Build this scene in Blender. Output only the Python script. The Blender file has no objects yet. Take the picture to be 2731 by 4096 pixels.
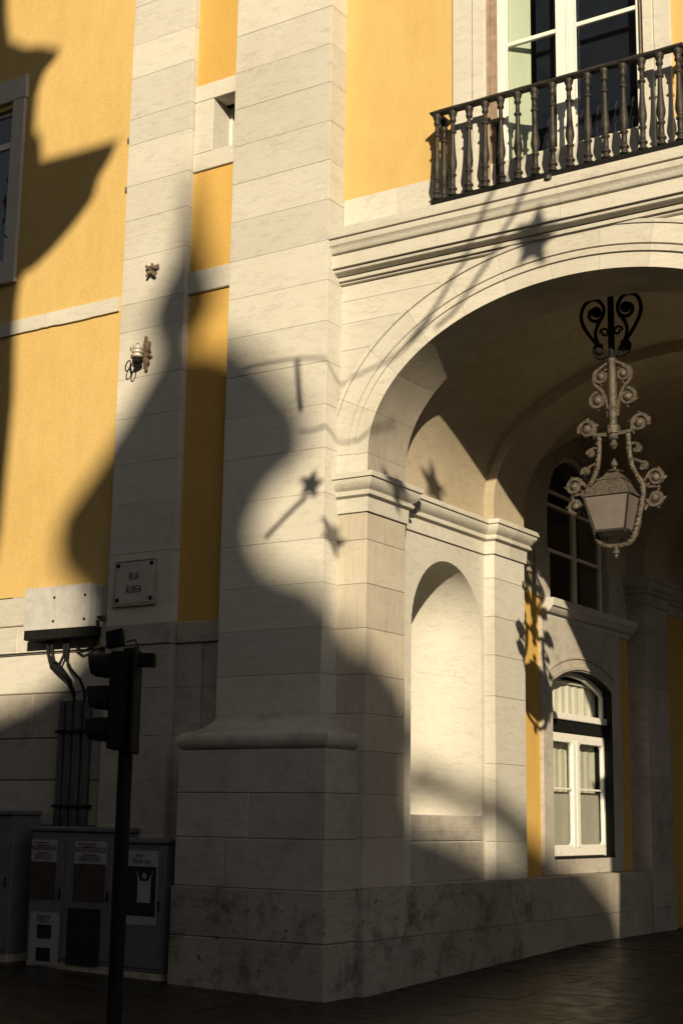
import bpy, math, random
from mathutils import Vector, Matrix
from mathutils.geometry import tessellate_polygon
random.seed(7)
R = math.radians
sc = bpy.context.scene
COL = sc.collection

# ------------------------------------------------------------------ camera
cam_d = bpy.data.cameras.new("camera")
cam = bpy.data.objects.new("camera", cam_d); COL.objects.link(cam)
cam_d.sensor_fit = 'HORIZONTAL'; cam_d.sensor_width = 24.0; cam_d.lens = 51.84
cam_d.clip_start = 0.05; cam_d.clip_end = 1000
CR = Vector((0.83892833, 0.54404997, 0.01445299)); CU = Vector((0.09820342, -0.17744376, 0.97921898)); CW = Vector((-0.53530864, 0.82007521, 0.20229016))
M = Matrix((CR, CU, -CW)).transposed().to_4x4(); M.translation = Vector((7.700, -11.600, 1.650))
cam.matrix_world = M
sc.camera = cam
# ------------------------------------------------------------------ sky, sun, exposure
SUN = Vector((0.56, -0.76, 0.325)).normalized()
SUN_EL = math.asin(SUN.z); SUN_AZ = math.atan2(SUN.x, SUN.y)
w = bpy.data.worlds.new("World"); sc.world = w; w.use_nodes = True
nt = w.node_tree; bgn = nt.nodes["Background"]
sky = nt.nodes.new("ShaderNodeTexSky"); sky.sky_type = 'NISHITA'; sky.sun_disc = False
sky.sun_elevation = SUN_EL; sky.sun_rotation = SUN_AZ; sky.dust_density = 1.15; sky.ozone_density = 0.6; sky.air_density = 1.0
hs = nt.nodes.new("ShaderNodeHueSaturation"); hs.inputs['Saturation'].default_value = 0.08
nt.links.new(sky.outputs[0], hs.inputs['Color']); nt.links.new(hs.outputs[0], bgn.inputs[0])
bgn.inputs[1].default_value = 0.05
ld = bpy.data.lights.new("sun", 'SUN'); ld.energy = 5.0; ld.angle = R(0.53); ld.color = (1.0, 0.845, 0.60)
lo = bpy.data.objects.new("sun", ld); COL.objects.link(lo); lo.location = (20, -30, 25)
lo.rotation_euler = SUN.to_track_quat('Z', 'Y').to_euler()
sc.view_settings.view_transform = 'Standard'; sc.view_settings.look = 'None'
sc.view_settings.exposure = 0.44; sc.view_settings.gamma = 1.0
sc.render.engine = 'CYCLES'
sc.cycles.max_bounces = 6; sc.cycles.diffuse_bounces = 4; sc.cycles.transparent_max_bounces = 8
sc.cycles.use_denoising = True

# ------------------------------------------------------------------ materials
def mat(name, rough=0.8, spec=0.3):
    m = bpy.data.materials.new(name); m.use_nodes = True
    b = m.node_tree.nodes["Principled BSDF"]
    b.inputs['Roughness'].default_value = rough
    b.inputs['Specular IOR Level'].default_value = spec
    return m, m.node_tree, b
def N(nt, t, **kw):
    n = nt.nodes.new(t)
    for k, v in kw.items(): setattr(n, k, v)
    return n
def noise(nt, scale, detail=4, rough=0.6, stretch=(1, 1, 1), vec=None):
    if vec is None:
        g = N(nt, "ShaderNodeNewGeometry"); vec = g.outputs['Position']
    mp = N(nt, "ShaderNodeMapping"); mp.inputs['Scale'].default_value = stretch
    nt.links.new(vec, mp.inputs['Vector'])
    n = N(nt, "ShaderNodeTexNoise"); n.inputs['Scale'].default_value = scale
    n.inputs['Detail'].default_value = detail; n.inputs['Roughness'].default_value = rough
    nt.links.new(mp.outputs[0], n.inputs['Vector'])
    return n.outputs['Fac']
def ramp(nt, fac, stops):
    r = N(nt, "ShaderNodeValToRGB"); e = r.color_ramp.elements
    while len(e) < len(stops): e.new(0.5)
    for el, (p, c) in zip(e, stops):
        el.position = p; el.color = (*c, 1) if len(c) == 3 else c
    nt.links.new(fac, r.inputs[0]); return r.outputs[0]
def mix(nt, a, b, fac, mode='MIX'):
    m = N(nt, "ShaderNodeMix", data_type='RGBA', blend_type=mode)
    for s, i in ((a, 6), (b, 7)):
        if isinstance(s, tuple): m.inputs[i].default_value = (*s, 1)
        else: nt.links.new(s, m.inputs[i])
    if isinstance(fac, (int, float)): m.inputs[0].default_value = fac
    else: nt.links.new(fac, m.inputs[0])
    return m.outputs[2]
def bump(nt, b, h, strength=0.4, dist=0.01):
    n = N(nt, "ShaderNodeBump"); n.inputs['Strength'].default_value = strength; n.inputs['Distance'].default_value = dist
    nt.links.new(h, n.inputs['Height']); nt.links.new(n.outputs[0], b.inputs['Normal'])
def objrand(nt, lo_, hi_):
    oi = N(nt, "ShaderNodeObjectInfo")
    mr = N(nt, "ShaderNodeMapRange"); mr.inputs[3].default_value = lo_; mr.inputs[4].default_value = hi_
    nt.links.new(oi.outputs['Random'], mr.inputs[0])
    c = N(nt, "ShaderNodeCombineColor")
    for i in range(3): nt.links.new(mr.outputs[0], c.inputs[i])
    return c.outputs[0]

def stone_mat(name, base, vein, pit=0.5, streak=(1, 1, 3.2), dirt=0.0, dirtcol=(.10, .085, .07), rand=(.87, 1.05), bstr=.4, bedamt=.2, holes=0):
    m, nt, b = mat(name, .82, .25)
    big = noise(nt, .9, 5, .6)
    bed = noise(nt, 5.5, 6, .7, streak)
    c = ramp(nt, big, [(.3, vein), (.62, base)])
    c2 = ramp(nt, bed, [(.33, tuple(x * .82 for x in vein)), (.5, (1, 1, 1)), (.8, (1.0, .99, .97))])
    c = mix(nt, c, c2, bedamt, 'MULTIPLY')
    grain = noise(nt, 85, 3, .75)
    c = mix(nt, c, ramp(nt, grain, [(.3, (.60, .60, .62)), (.7, (1.25, 1.25, 1.23))]), .40, 'MULTIPLY')
    pits = noise(nt, 24, 3, .55, (1, 1, 1.7))
    pm = ramp(nt, pits, [(.22, (1, 1, 1)), (.30, (0, 0, 0))])
    c = mix(nt, c, (.17, .14, .105), mix(nt, (0, 0, 0), pm, pit))
    vn = noise(nt, 1.7, 7, .62, (.55, .55, 2.6))
    ab = N(nt, "ShaderNodeMath", operation='ABSOLUTE'); sb_ = N(nt, "ShaderNodeMath", operation='SUBTRACT'); sb_.inputs[1].default_value = .52
    nt.links.new(vn, sb_.inputs[0]); nt.links.new(sb_.outputs[0], ab.inputs[0])
    vm = ramp(nt, ab.outputs[0], [(0.0, (1, 1, 1)), (.011, (0, 0, 0))])
    gate = ramp(nt, noise(nt, 2.3, 3, .5), [(.45, (0, 0, 0)), (.6, (1, 1, 1))])
    c = mix(nt, c, (.24, .195, .14), mix(nt, (0, 0, 0), mix(nt, vm, gate, 1.0, 'MULTIPLY'), .32))
    if holes > 0:
        hn = noise(nt, 11, 5, .7)
        hm = ramp(nt, hn, [(.35, (1, 1, 1)), (.395, (0, 0, 0))])
        c = mix(nt, c, (.06, .05, .04), mix(nt, (0, 0, 0), hm, holes))
    if dirt > 0:
        dn = noise(nt, 3.1, 8, .72)
        dm = ramp(nt, dn, [(.50, (0, 0, 0)), (.66, (1, 1, 1))])
        c = mix(nt, c, dirtcol, mix(nt, (0, 0, 0), dm, dirt))
    c = mix(nt, c, objrand(nt, *rand), 1.0, 'MULTIPLY')
    nt.links.new(c, b.inputs['Base Color'])
    hsum = mix(nt, bed, pits, .5)
    bump(nt, b, hsum, bstr, .012)
    return m
STONE = stone_mat("limestone", (.565, .54, .475), (.52, .49, .42))
STONE_W = stone_mat("limestone_weathered", (.45, .415, .36), (.38, .345, .29), .8, dirt=.32, bedamt=.25)
STONE_B = stone_mat("limestone_stained_shaded", (.37, .34, .29), (.29, .262, .217), .9, dirt=.85, rand=(.88, 1.08), bstr=.9, holes=.8, bedamt=.3)  # stains and pits, plus a base tone darkened to stand for deep shade
STONE_S = stone_mat("limestone_streaked", (.52, .47, .385), (.43, .375, .29), .3, (16, 16, .5), bedamt=.34)
STONE_I = stone_mat("limestone_dark_soffit", (.43, .385, .32), (.30, .265, .215), .2, (.7, 26, .7), bedamt=.5)  # darker limestone with streaks, set on the arch soffit faces
STONE_G = stone_mat("limestone_grey", (.40, .36, .30), (.31, .275, .225), .5, dirt=.3)
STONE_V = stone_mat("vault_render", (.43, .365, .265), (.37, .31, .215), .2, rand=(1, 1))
GROUT, nt, b = mat("joint_mortar", .95, .1)
nt.links.new(ramp(nt, noise(nt, 9), [(.3, (.30, .26, .20)), (.7, (.46, .41, .33))]), b.inputs['Base Color'])

def plaster_mat(name, c0, c1, grain_amt=.5):
    m, nt, b = mat(name, .9, .15)
    c = ramp(nt, noise(nt, .8, 5, .65), [(.3, c0), (.7, c1)])
    c = mix(nt, c, ramp(nt, noise(nt, 85, 3, .75), [(.3, (.66, .62, .56)), (.7, (1.22, 1.22, 1.22))]), grain_amt, 'MULTIPLY')
    c = mix(nt, c, ramp(nt, noise(nt, 1.1, 7, .7, (3, 3, .35)), [(.36, (.86, .84, .80)), (.56, (1, 1, 1))]), .28, 'MULTIPLY')
    c = mix(nt, c, ramp(nt, noise(nt, 4, 6, .7, (1, 1, .5)), [(.3, (.90, .87, .82)), (.55, (1, 1, 1))]), .55, 'MULTIPLY')
    nt.links.new(c, b.inputs['Base Color'])
    bump(nt, b, noise(nt, 40, 4, .7), .25, .004)
    return m
YELLOW = plaster_mat("ochre_plaster", (.55, .385, .142), (.585, .415, .165))
YELLOW2 = plaster_mat("ochre_plaster_deep", (.55, .345, .095), (.58, .375, .11))

def simple(name, col, rough=.6, spec=.3, metal=0, var=.25, scale=12, bstr=0.0, bscale=60):
    m, nt, b = mat(name, rough, spec)
    b.inputs['Metallic'].default_value = metal
    lo_ = tuple(max(0, x * (1 - var)) for x in col); hi_ = tuple(min(1, x * (1 + var)) for x in col)
    nt.links.new(ramp(nt, noise(nt, scale, 5, .65), [(.3, lo_), (.7, hi_)]), b.inputs['Base Color'])
    if bstr: bump(nt, b, noise(nt, bscale, 4, .6), bstr, .004)
    return m
IRON = simple("cast_iron", (.030, .025, .020), .55, .4, .3, .4, 25, .5)
IRON_BLK = simple("black_iron", (.009, .009, .008), .75, .12, 0, .3, 25, .3)
LANT = simple("weathered_lantern_paint", (.074, .060, .045), .6, .35, .2, .6, 28, .7)
WHITE = simple("white_joinery_paint", (.71, .695, .63), .5, .35, 0, .09, 14, .15)
BROWN = simple("brown_timber", (.26, .19, .135), .7, .3, 0, .3, 9, .3)
NAVY = simple("navy_pane_tint", (.010, .014, .026), .9, .1, 0, .3, 3)  # sky reflection of the balcony panes is put into this navy
DARK = simple("dark_room", (.022, .020, .019), .9, .1, 0, .3, 3)
SHUT = simple("pale_green_shutter", (.50, .55, .44), .6, .3, 0, .06, 4)
CURT = simple("curtain_cloth", (.70, .68, .58), .9, .1, 0, .06, 5)
BOXW = simple("painted_box_white", (.43, .42, .395), .55, .35, 0, .16, 5, .1)
BOXG = simple("painted_box_grey", (.28, .28, .27), .55, .35, 0, .15, 6)
RUBBER = simple("black_cable", (.014, .014, .014), .85, .1, 0, .2, 9)
PIPE = simple("painted_pipe", (.04, .04, .043), .6, .3, 0, .3, 8)
CAB = simple("cabinet_grey_paint", (.115, .115, .128), .6, .25, 0, .18, 5)
SIGNAL = simple("signal_black", (.006, .008, .007), .8, .12, 0, .2, 9)
HOOD = simple("signal_hood", (.008, .009, .008), .7, .15, 0, .2, 9)
PAPER = simple("poster_paper", (.27, .26, .275), .8, .2, 0, .1, 8)
PRINT_DK = simple("poster_print_dark", (.055, .035, .03), .8, .2, 0, .35, 14)
PRINT_RED = simple("poster_print_red", (.10, .04, .03), .8, .2, 0, .2, 14)
PRINT_BLK = simple("poster_print_black", (.012, .012, .014), .8, .2, 0, .1, 9)
PLAQ = simple("plaque_stone", (.44, .40, .345), .7, .3, 0, .12, 6, .2)
RUST = simple("rusty_iron", (.16, .12, .085), .85, .2, .2, .5, 30, .6)
CERAM = simple("glazed_insulator", (.40, .365, .30), .4, .5, 0, .25, 14)
LAMPG, nt, b = mat("frosted_lantern_glass", .55, .4)
nt.links.new(ramp(nt, noise(nt, 5, 4), [(.3, (.105, .088, .078)), (.7, (.14, .12, .107))]), b.inputs['Base Color'])
PAVE, nt, b = mat("worn_paving", .4, .22)
c = ramp(nt, noise(nt, 2.2, 6, .65), [(.3, (.013, .0105, .0075)), (.7, (.028, .023, .017))])
c = mix(nt, c, objrand(nt, .8, 1.15), 1.0, 'MULTIPLY')
nt.links.new(c, b.inputs['Base Color'])
nt.links.new(ramp(nt, noise(nt, 5, 5), [(.3, (.28, .28, .28)), (.7, (.55, .55, .55))]), b.inputs['Roughness'])
bump(nt, b, noise(nt, 26, 4), .15, .006)
FACING = plaster_mat("added_house_plaster", (.20, .155, .10), (.24, .185, .12))
GLASS = bpy.data.materials.new("window_glass"); GLASS.use_nodes = True
nt = GLASS.node_tree; nt.nodes.clear()
out = N(nt, "ShaderNodeOutputMaterial"); mx = N(nt, "ShaderNodeMixShader"); tr = N(nt, "ShaderNodeBsdfTransparent"); gl = N(nt, "ShaderNodeBsdfGlossy")
tr.inputs[0].default_value = (.93, .94, .92, 1); gl.inputs[1].default_value = 0.02; gl.inputs[0].default_value = (.75, .8, .95, 1)
lw_ = N(nt, "ShaderNodeLayerWeight"); lw_.inputs[0].default_value = .5
pw = N(nt, "ShaderNodeMath", operation='POWER'); pw.inputs[1].default_value = 4.0; nt.links.new(lw_.outputs['Facing'], pw.inputs[0])
fr = N(nt, "ShaderNodeMath", operation='MULTIPLY_ADD'); fr.inputs[1].default_value = .6; fr.inputs[2].default_value = .06; nt.links.new(pw.outputs[0], fr.inputs[0])
wv = N(nt, "ShaderNodeBump"); wv.inputs['Strength'].default_value = .12; wv.inputs['Distance'].default_value = .01
nt.links.new(noise(nt, 3, 2), wv.inputs['Height']); nt.links.new(wv.outputs[0], gl.inputs['Normal'])
nt.links.new(fr.outputs[0], mx.inputs[0]); nt.links.new(tr.outputs[0], mx.inputs[1]); nt.links.new(gl.outputs[0], mx.inputs[2]); nt.links.new(mx.outputs[0], out.inputs[0])

# ------------------------------------------------------------------ mesh helpers
class MB:
    def __init__(s): s.v = []; s.f = []
    def add(s, vs, fs):
        o = len(s.v); s.v += [tuple(p) for p in vs]; s.f += [tuple(i + o for i in f) for f in fs]; return s
    def box(s, x0, x1, y0, y1, z0, z1):
        vs = [(x, y, z) for z in (z0, z1) for y in (y0, y1) for x in (x0, x1)]
        return s.add(vs, [(0, 2, 3, 1), (4, 5, 7, 6), (0, 1, 5, 4), (2, 6, 7, 3), (0, 4, 6, 2), (1, 3, 7, 5)])
    def cbox(s, x0, x1, y0, y1, z0, z1, c=.006):
        a = ((x0, x1), (y0, y1), (z0, z1)); vs = []; idx = {}
        for i in (0, 1):
            for j in (0, 1):
                for k in (0, 1):
                    for ax in range(3):
                        p = []
                        for d, q in enumerate((i, j, k)):
                            val = a[d][q]
                            if d != ax: val += c if q == 0 else -c
                            p.append(val)
                        idx[(i, j, k, ax)] = len(vs); vs.append(p)
        fs = []
        for ax in range(3):
            o1, o2 = [d for d in range(3) if d != ax]
            for side in (0, 1):
                q = []
                for e1, e2 in ((0, 0), (1, 0), (1, 1), (0, 1)):
                    t = [0, 0, 0]; t[ax] = side; t[o1] = e1; t[o2] = e2; q.append(idx[(*t, ax)])
                flip = (side == 0) ^ (ax == 1)
                fs.append(tuple(reversed(q)) if flip else tuple(q))
            for e1 in (0, 1):
                for e2 in (0, 1):
                    t0 = [0, 0, 0]; t1 = [0, 0, 0]; t1[ax] = 1
                    t0[o1] = t1[o1] = e1; t0[o2] = t1[o2] = e2
                    q = [idx[(*t0, o1)], idx[(*t1, o1)], idx[(*t1, o2)], idx[(*t0, o2)]]
                    fl = (e1 ^ e2) ^ (ax == 1)
                    fs.append(tuple(q) if fl else tuple(reversed(q)))
        for i in (0, 1):
            for j in (0, 1):
                for k in (0, 1):
                    q = [idx[(i, j, k, ax)] for ax in range(3)]
                    fs.append(tuple(q) if (i + j + k) % 2 else tuple(reversed(q)))
        return s.add(vs, fs)
    def tube(s, pts, r, n=6, caps=True):
        pts = [Vector(p) for p in pts]; m = len(pts); rs = r if isinstance(r, (list, tuple)) else [r] * m
        vs = []; up = None
        for i, p in enumerate(pts):
            t = (pts[min(i + 1, m - 1)] - pts[max(i - 1, 0)]).normalized()
            if up is None: up = Vector((0, 0, 1)) if abs(t.z) < .9 else Vector((1, 0, 0))
            up = up - t * up.dot(t)
            if up.length < 1e-5: up = t.orthogonal()
            up.normalize(); sd = t.cross(up)
            for k in range(n):
                a = 2 * math.pi * k / n; vs.append(p + (up * math.cos(a) + sd * math.sin(a)) * rs[i])
        fs = [(i * n + k, i * n + (k + 1) % n, (i + 1) * n + (k + 1) % n, (i + 1) * n + k) for i in range(m - 1) for k in range(n)]
        if caps: fs += [tuple(range(n))[::-1], tuple(range((m - 1) * n, m * n))]
        return s.add(vs, fs)
    def lathe(s, prof, c=(0, 0, 0), n=12):
        m = len(prof); vs = [(c[0] + r * math.cos(2 * math.pi * k / n), c[1] + r * math.sin(2 * math.pi * k / n), c[2] + z) for r, z in prof for k in range(n)]
        fs = [(i * n + k, i * n + (k + 1) % n, (i + 1) * n + (k + 1) % n, (i + 1) * n + k) for i in range(m - 1) for k in range(n)]
        fs += [tuple(range(n))[::-1], tuple(range((m - 1) * n, m * n))]
        return s.add(vs, fs)
    def ball(s, c, r, n=8, m=6):
        prof = [(max(r * math.sin(math.pi * i / m), 1e-4), -r * math.cos(math.pi * i / m)) for i in range(m + 1)]
        return s.lathe(prof, c, n)
    def sweep(s, path, normals, prof, closed_caps=True):
        # path: list of (x, y) ; prof: list of (outward offset, z); normals: outward normal per segment
        m = len(path); n = len(prof); vs = []
        for i, p in enumerate(path):
            n0 = Vector(normals[max(i - 1, 0)]); n1 = Vector(normals[min(i, m - 2)])
            d = n0 + n1; d = d / max(d.dot(n0), 1e-4)
            for o, z in prof: vs.append((p[0] + d.x * o, p[1] + d.y * o, z))
        fs = [(i * n + k, (i + 1) * n + k, (i + 1) * n + k + 1, i * n + k + 1) for i in range(m - 1) for k in range(n - 1)]
        if closed_caps: fs += [tuple(range(n)), tuple(range((m - 1) * n, m * n))[::-1]]
        return s.add(vs, fs)
    def poly(s, outer, holes, fn):
        # planar polygon with holes, fn maps (u, v) to 3-D
        loops = [[Vector((u, v, 0)) for u, v in outer]] + [[Vector((u, v, 0)) for u, v in h] for h in holes]
        flat = [p for l in loops for p in l]
        tris = tessellate_polygon(loops)
        return s.add([fn(p.x, p.y) for p in flat], [tuple(t) for t in tris])
    def prism(s, pts, fn, d0, d1):
        # polygon (u, v) given depth d0..d1 through fn(u, v, d)
        n = len(pts); vs = [fn(u, v, d0) for u, v in pts] + [fn(u, v, d1) for u, v in pts]
        tris = tessellate_polygon([[Vector((u, v, 0)) for u, v in pts]])
        fs = [tuple(t) for t in tris] + [tuple(i + n for i in reversed(t)) for t in tris]
        fs += [(i, (i + 1) % n, (i + 1) % n + n, i + n) for i in range(n)]
        return s.add(vs, fs)

import bmesh
def mesh_of(name, mb, material, smooth=False, fix=True):
    me = bpy.data.meshes.new(name); me.from_pydata(mb.v, [], mb.f); me.update()
    if fix:
        bm = bmesh.new(); bm.from_mesh(me); bmesh.ops.recalc_face_normals(bm, faces=bm.faces); bm.to_mesh(me); bm.free()
    me.materials.append(material)
    if smooth: me.shade_smooth()
    return me
def link(name, me, parent=None, loc=None, **props):
    o = bpy.data.objects.new(name, me); COL.objects.link(o)
    if loc is not None: o.location = loc
    if parent is not None: o.parent = parent
    for k, v in props.items(): o[k] = v
    return o
def obj(name, mb, material, parent=None, smooth=False, fix=True, **props):
    return link(name, mesh_of(name, mb, material, smooth, fix), parent, **props)
def thing(name, label, cat, loc=(0, 0, 0), group=None):
    o = link(name, None, None, loc); o['label'] = label; o['category'] = cat
    if group: o['group'] = group
    return o
def part(name, parent): return link(name, None, parent)
_cache = {}
def block(x0, x1, y0, y1, z0, z1, material, parent, name='stone_block', c=.003, j=.0012):
    dx, dy, dz = x1 - x0, y1 - y0, z1 - z0
    key = (round(dx, 3), round(dy, 3), round(dz, 3), material.name, round(c, 4))
    if key not in _cache:
        _cache[key] = mesh_of(name, MB().cbox(-dx / 2, dx / 2, -dy / 2, dy / 2, -dz / 2, dz / 2, c), material, fix=True)
    rr = lambda: random.uniform(-j, j)
    return link(name, _cache[key], parent, ((x0 + x1) / 2 + rr(), (y0 + y1) / 2 + rr(), (z0 + z1) / 2))
def add_blocks(part_, cells, material, gap=.002, **kw):
    for x0, x1, y0, y1, z0, z1 in cells:
        block(x0, x1, y0, y1, z0 + gap / 2, z1 - gap / 2, material, part_, **kw)
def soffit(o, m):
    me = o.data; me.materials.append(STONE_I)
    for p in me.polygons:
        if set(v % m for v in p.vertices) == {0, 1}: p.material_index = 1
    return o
def smooth_auto(o, ang=35):
    me = o.data; me.shade_smooth()
    try: me.set_sharp_from_angle(angle=R(ang))
    except Exception: pass
    return o

# ------------------------------------------------------------------ ground
def gz(x, y):
    z = 0.0
    if x < 0: z += min(-x, 8) * .022
    if y > .5: z += min(y - .5, 5) * .036
    return z
gm = MB(); xs = [-300, -60, -20, -8, -4, -2, -1, 0, 1, 2, 4, 8, 20, 60, 300]; ys = [-300, -60, -20, -8, -3, -1, .5, 2, 4, 5.5, 8, 20, 60, 300]
gm.add([(x, y, gz(x, y) - .02) for y in ys for x in xs], [(j * len(xs) + i, j * len(xs) + i + 1, (j + 1) * len(xs) + i + 1, (j + 1) * len(xs) + i) for j in range(len(ys) - 1) for i in range(len(xs) - 1)])
pav = obj('pavement', gm, PAVE, kind='structure')
fs_ = mesh_of('flagstone', MB().cbox(-.447, .447, -.297, .297, -.02, .02, .004), PAVE)
for iy in range(-8, 19):
    for ix in range(-7, 9):
        x = ix * .9 + (.45 if iy % 2 else 0); y = iy * .6 + .2
        if y > 1.0 and x < -.25: continue
        z = gz(x, y) - .017 + random.uniform(-.0015, .0015)
        f_ = link('flagstone', fs_, pav, (x, y, z))
        f_.rotation_euler = (math.atan2(gz(x, y + .3) - gz(x, y - .3), .6), -math.atan2(gz(x + .3, y) - gz(x - .3, y), .6), 0)
lit = thing('litter_scrap', 'tiny pale paper scrap lying on the dark pavement near the pedestal', 'litter', (2.35, -3.55, .005))
lit.location = (1.42, -2.35, .006)
obj('paper_scrap', MB().add([(-.03, -.02, 0), (.03, -.025, .008), (.035, .02, .002), (-.025, .025, .012), (0, 0, .02)], [(0, 1, 4), (1, 2, 4), (2, 3, 4), (3, 0, 4)]), PAPER, lit)

# ------------------------------------------------------------------ the building
B = thing('arcade_building', 'ochre plastered building with pale stone pilasters and an arched arcade at its corner', 'building')
AX, AZ, AA, AB = 2.36, 5.22, 2.275, 1.45            # arch axis, springing, half span, rise
YA = .53                                             # face of the arch wall
COURSE = [2.63, 3.01, 3.46, 3.90, 4.34, 4.80, 5.26, 5.71, 6.16, 6.59, 7.03, 7.46, 7.91, 8.35, 8.79, 9.23, 9.67, 10.11, 10.56, 11.0, 11.45, 11.9, 12.35, 12.8, 13.3]

# corner pilaster
cp = obj('corner_pilaster', MB().box(-1.51, -.263, .27, .75, 2.55, 13.3), GROUT, B)
add_blocks(cp, [(-1.52, -.253, .26, .74, COURSE[i], COURSE[i + 1]) for i in range(len(COURSE) - 1)], STONE)
# left pilaster
lp = obj('flat_pilaster', MB().box(-3.16, -2.26, .41, .75, -.1, 13.3), GROUT, B)
zz = [.0, .52, .98, 1.45, 1.99, 2.45, 2.95, 3.41]
add_blocks(lp, [(-3.17, -2.25, .40, .74, zz[i], zz[i + 1]) for i in range(7)], STONE_W)
zz = [3.64, 3.87, 4.42, 4.98, 5.43, 5.96, 6.42, 6.98, 7.31, 7.86, 8.33, 8.76, 9.27, 9.6, 10.12, 10.55, 11.05, 11.55, 12.1, 12.7, 13.3]
add_blocks(lp, [(-3.17, -2.25, .40, .74, zz[i], zz[i + 1]) for i in range(len(zz) - 1)], STONE)
# band across strip and left pilaster
bd = part('string_band', B)
block(-3.24, -2.24, .375, .7, 3.415, 3.637, STONE_W, bd, c=.008); block(-2.233, -1.523, .462, .7, 3.415, 3.637, STONE_W, bd, c=.008)
# plaster strip between the pilasters
YS = .49
obj('plaster_strip', MB().box(-2.26, -1.51, YS + .002, .74, 3.63, 7.30).box(-2.26, -1.51, YS + .001, .74, 7.55, 8.75).box(-2.26, -1.51, YS + .002, .74, 9.80, 13.3), YELLOW2, B)
obj('strip_backing', MB().box(-2.26, -1.51, YS + .05, .74, -.1, 3.63), GROUT, B)
st = part('strip_stonework', B)
zz = [0, .98, 1.99, 2.95, 3.41]
add_blocks(st, [(-2.243, -1.9, YS, .7, zz[i], zz[i + 1]) for i in range(4)] + [(-1.893, -1.525, YS + .01, .7, zz[i], zz[i + 1]) for i in range(4)], STONE_W)
block(-2.247, -1.522, .455, .7, 7.297, 7.553, STONE, st, c=.01)
# little window framed in stone
block(-2.247, -1.522, .462, .7, 9.60, 9.80, STONE, st, c=.006); block(-2.247, -1.522, .462, .7, 8.75, 8.96, STONE, st, c=.006)
block(-2.247, -1.985, .464, .80, 8.963, 9.597, STONE, st, c=.006)
sw = part('slit_window', B)
obj('window_frame', MB().box(-1.70, -1.67, .78, .82, 8.96, 9.6).box(-1.985, -1.95, .78, .83, 8.96, 9.6), WHITE, sw)
obj('pane', MB().box(-1.985, -1.25, .835, .845, 8.9, 9.65), simple("slit_pane", (.09, .085, .085), .3, .5), sw)
obj('soffit_slab', MB().box(-2.0, -1.2, .70, .9, 9.605, 9.65), DARK, sw)

# left plaster wall, string course, lower stone
YL = .50
obj('left_plaster_wall', MB().poly([(-14, 4.075), (-3.165, 4.075), (-3.165, 13.3), (-14, 13.3)], [[(-6.4, 8.3), (-5.23, 8.3), (-5.23, 10.35), (-6.4, 10.35)]], lambda u, v: (u, YL, v)), YELLOW, B)
pa = obj('left_wall_patch', MB().box(-4.72, -3.17, YL + .001, .6, 4.0, 4.08), STONE_W, B)
sc_ = part('string_course', B)
for a, b_ in ((-14, -9), (-9, -6.6), (-6.593, -4.42), (-4.413, -3.28)):
    mb = MB(); n = int((b_ - a) / .06); top = 7.475
    vs = []; fs = []
    for i in range(n + 1):
        x = a + (b_ - a) * i / n; zb = 7.298 + random.uniform(-.004, .004) + .004 * math.sin(x * 3.7)
        vs += [(x, YL + .02, top), (x, YL - .032, top - .004), (x, YL - .032, zb + .008), (x, YL - .03, zb), (x, YL + .02, zb)]
    for i in range(n): fs += [(i * 5 + k, i * 5 + (k + 1) % 5, (i + 1) * 5 + (k + 1) % 5, (i + 1) * 5 + k) for k in range(5)]
    fs += [tuple(range(5)), tuple(range(n * 5, n * 5 + 5))]
    obj('stone_block', mb.add(vs, fs), STONE, sc_)
obj('lower_wall_backing', MB().box(-14, -3.165, .52, .7, -.1, 4.07), GROUT, B)
lw = part('lower_stone_wall', B)
zz = [-.05, .52, 1.0, 1.50, 1.99, 2.45, 2.95, 3.41, 3.73, 4.07]
for i in range(len(zz) - 1):
    x = -14.0 + (i % 2) * .7
    while x < -3.18:
        x1 = min(x + random.choice((1.5, 1.8, 2.1)), -3.175)
        if -3.175 - x1 < .5: x1 = -3.175
        block(x + .003, x1 - .003, YL - .004, .6, zz[i] + .006, zz[i + 1] - .006, STONE if zz[i] > 2.9 else STONE_W, lw, c=.01); x = x1  # paler stone on the upper rows brightens the sunlit patch by colour

# far-left window
fw = part('stone_framed_window', B)
for c_ in ((-5.2, -4.99, .455, .60, 8.02, 10.42), (-6.6, -6.4, .455, .6, 8.02, 10.42), (-6.62, -4.97, .45, .6, 10.42, 10.73), (-6.62, -4.97, .44, .6, 7.98, 8.02), (-6.4, -5.2, .46, .6, 8.02, 8.3)):
    block(*c_, STONE, fw, c=.008)
obj('sash', MB().box(-5.28, -5.2, .56, .60, 8.3, 10.42).box(-6.4, -5.2, .56, .6, 10.30, 10.42).box(-6.4, -5.2, .56, .6, 9.85, 9.93).box(-5.83, -5.77, .56, .6, 8.3, 10.4), WHITE, fw)
obj('pane', MB().box(-6.4, -5.2, .58, .585, 8.3, 10.4), GLASS, fw)
obj('dark_interior', MB().box(-6.5, -5.15, .62, 1.6, 8.2, 10.5), DARK, fw)
obj('rod', MB().tube([(-5.2, .45, 8.62), (-5.06, .33, 8.55), (-5.0, .33, 8.5)], .008, 5), IRON_BLK, fw)

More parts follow.
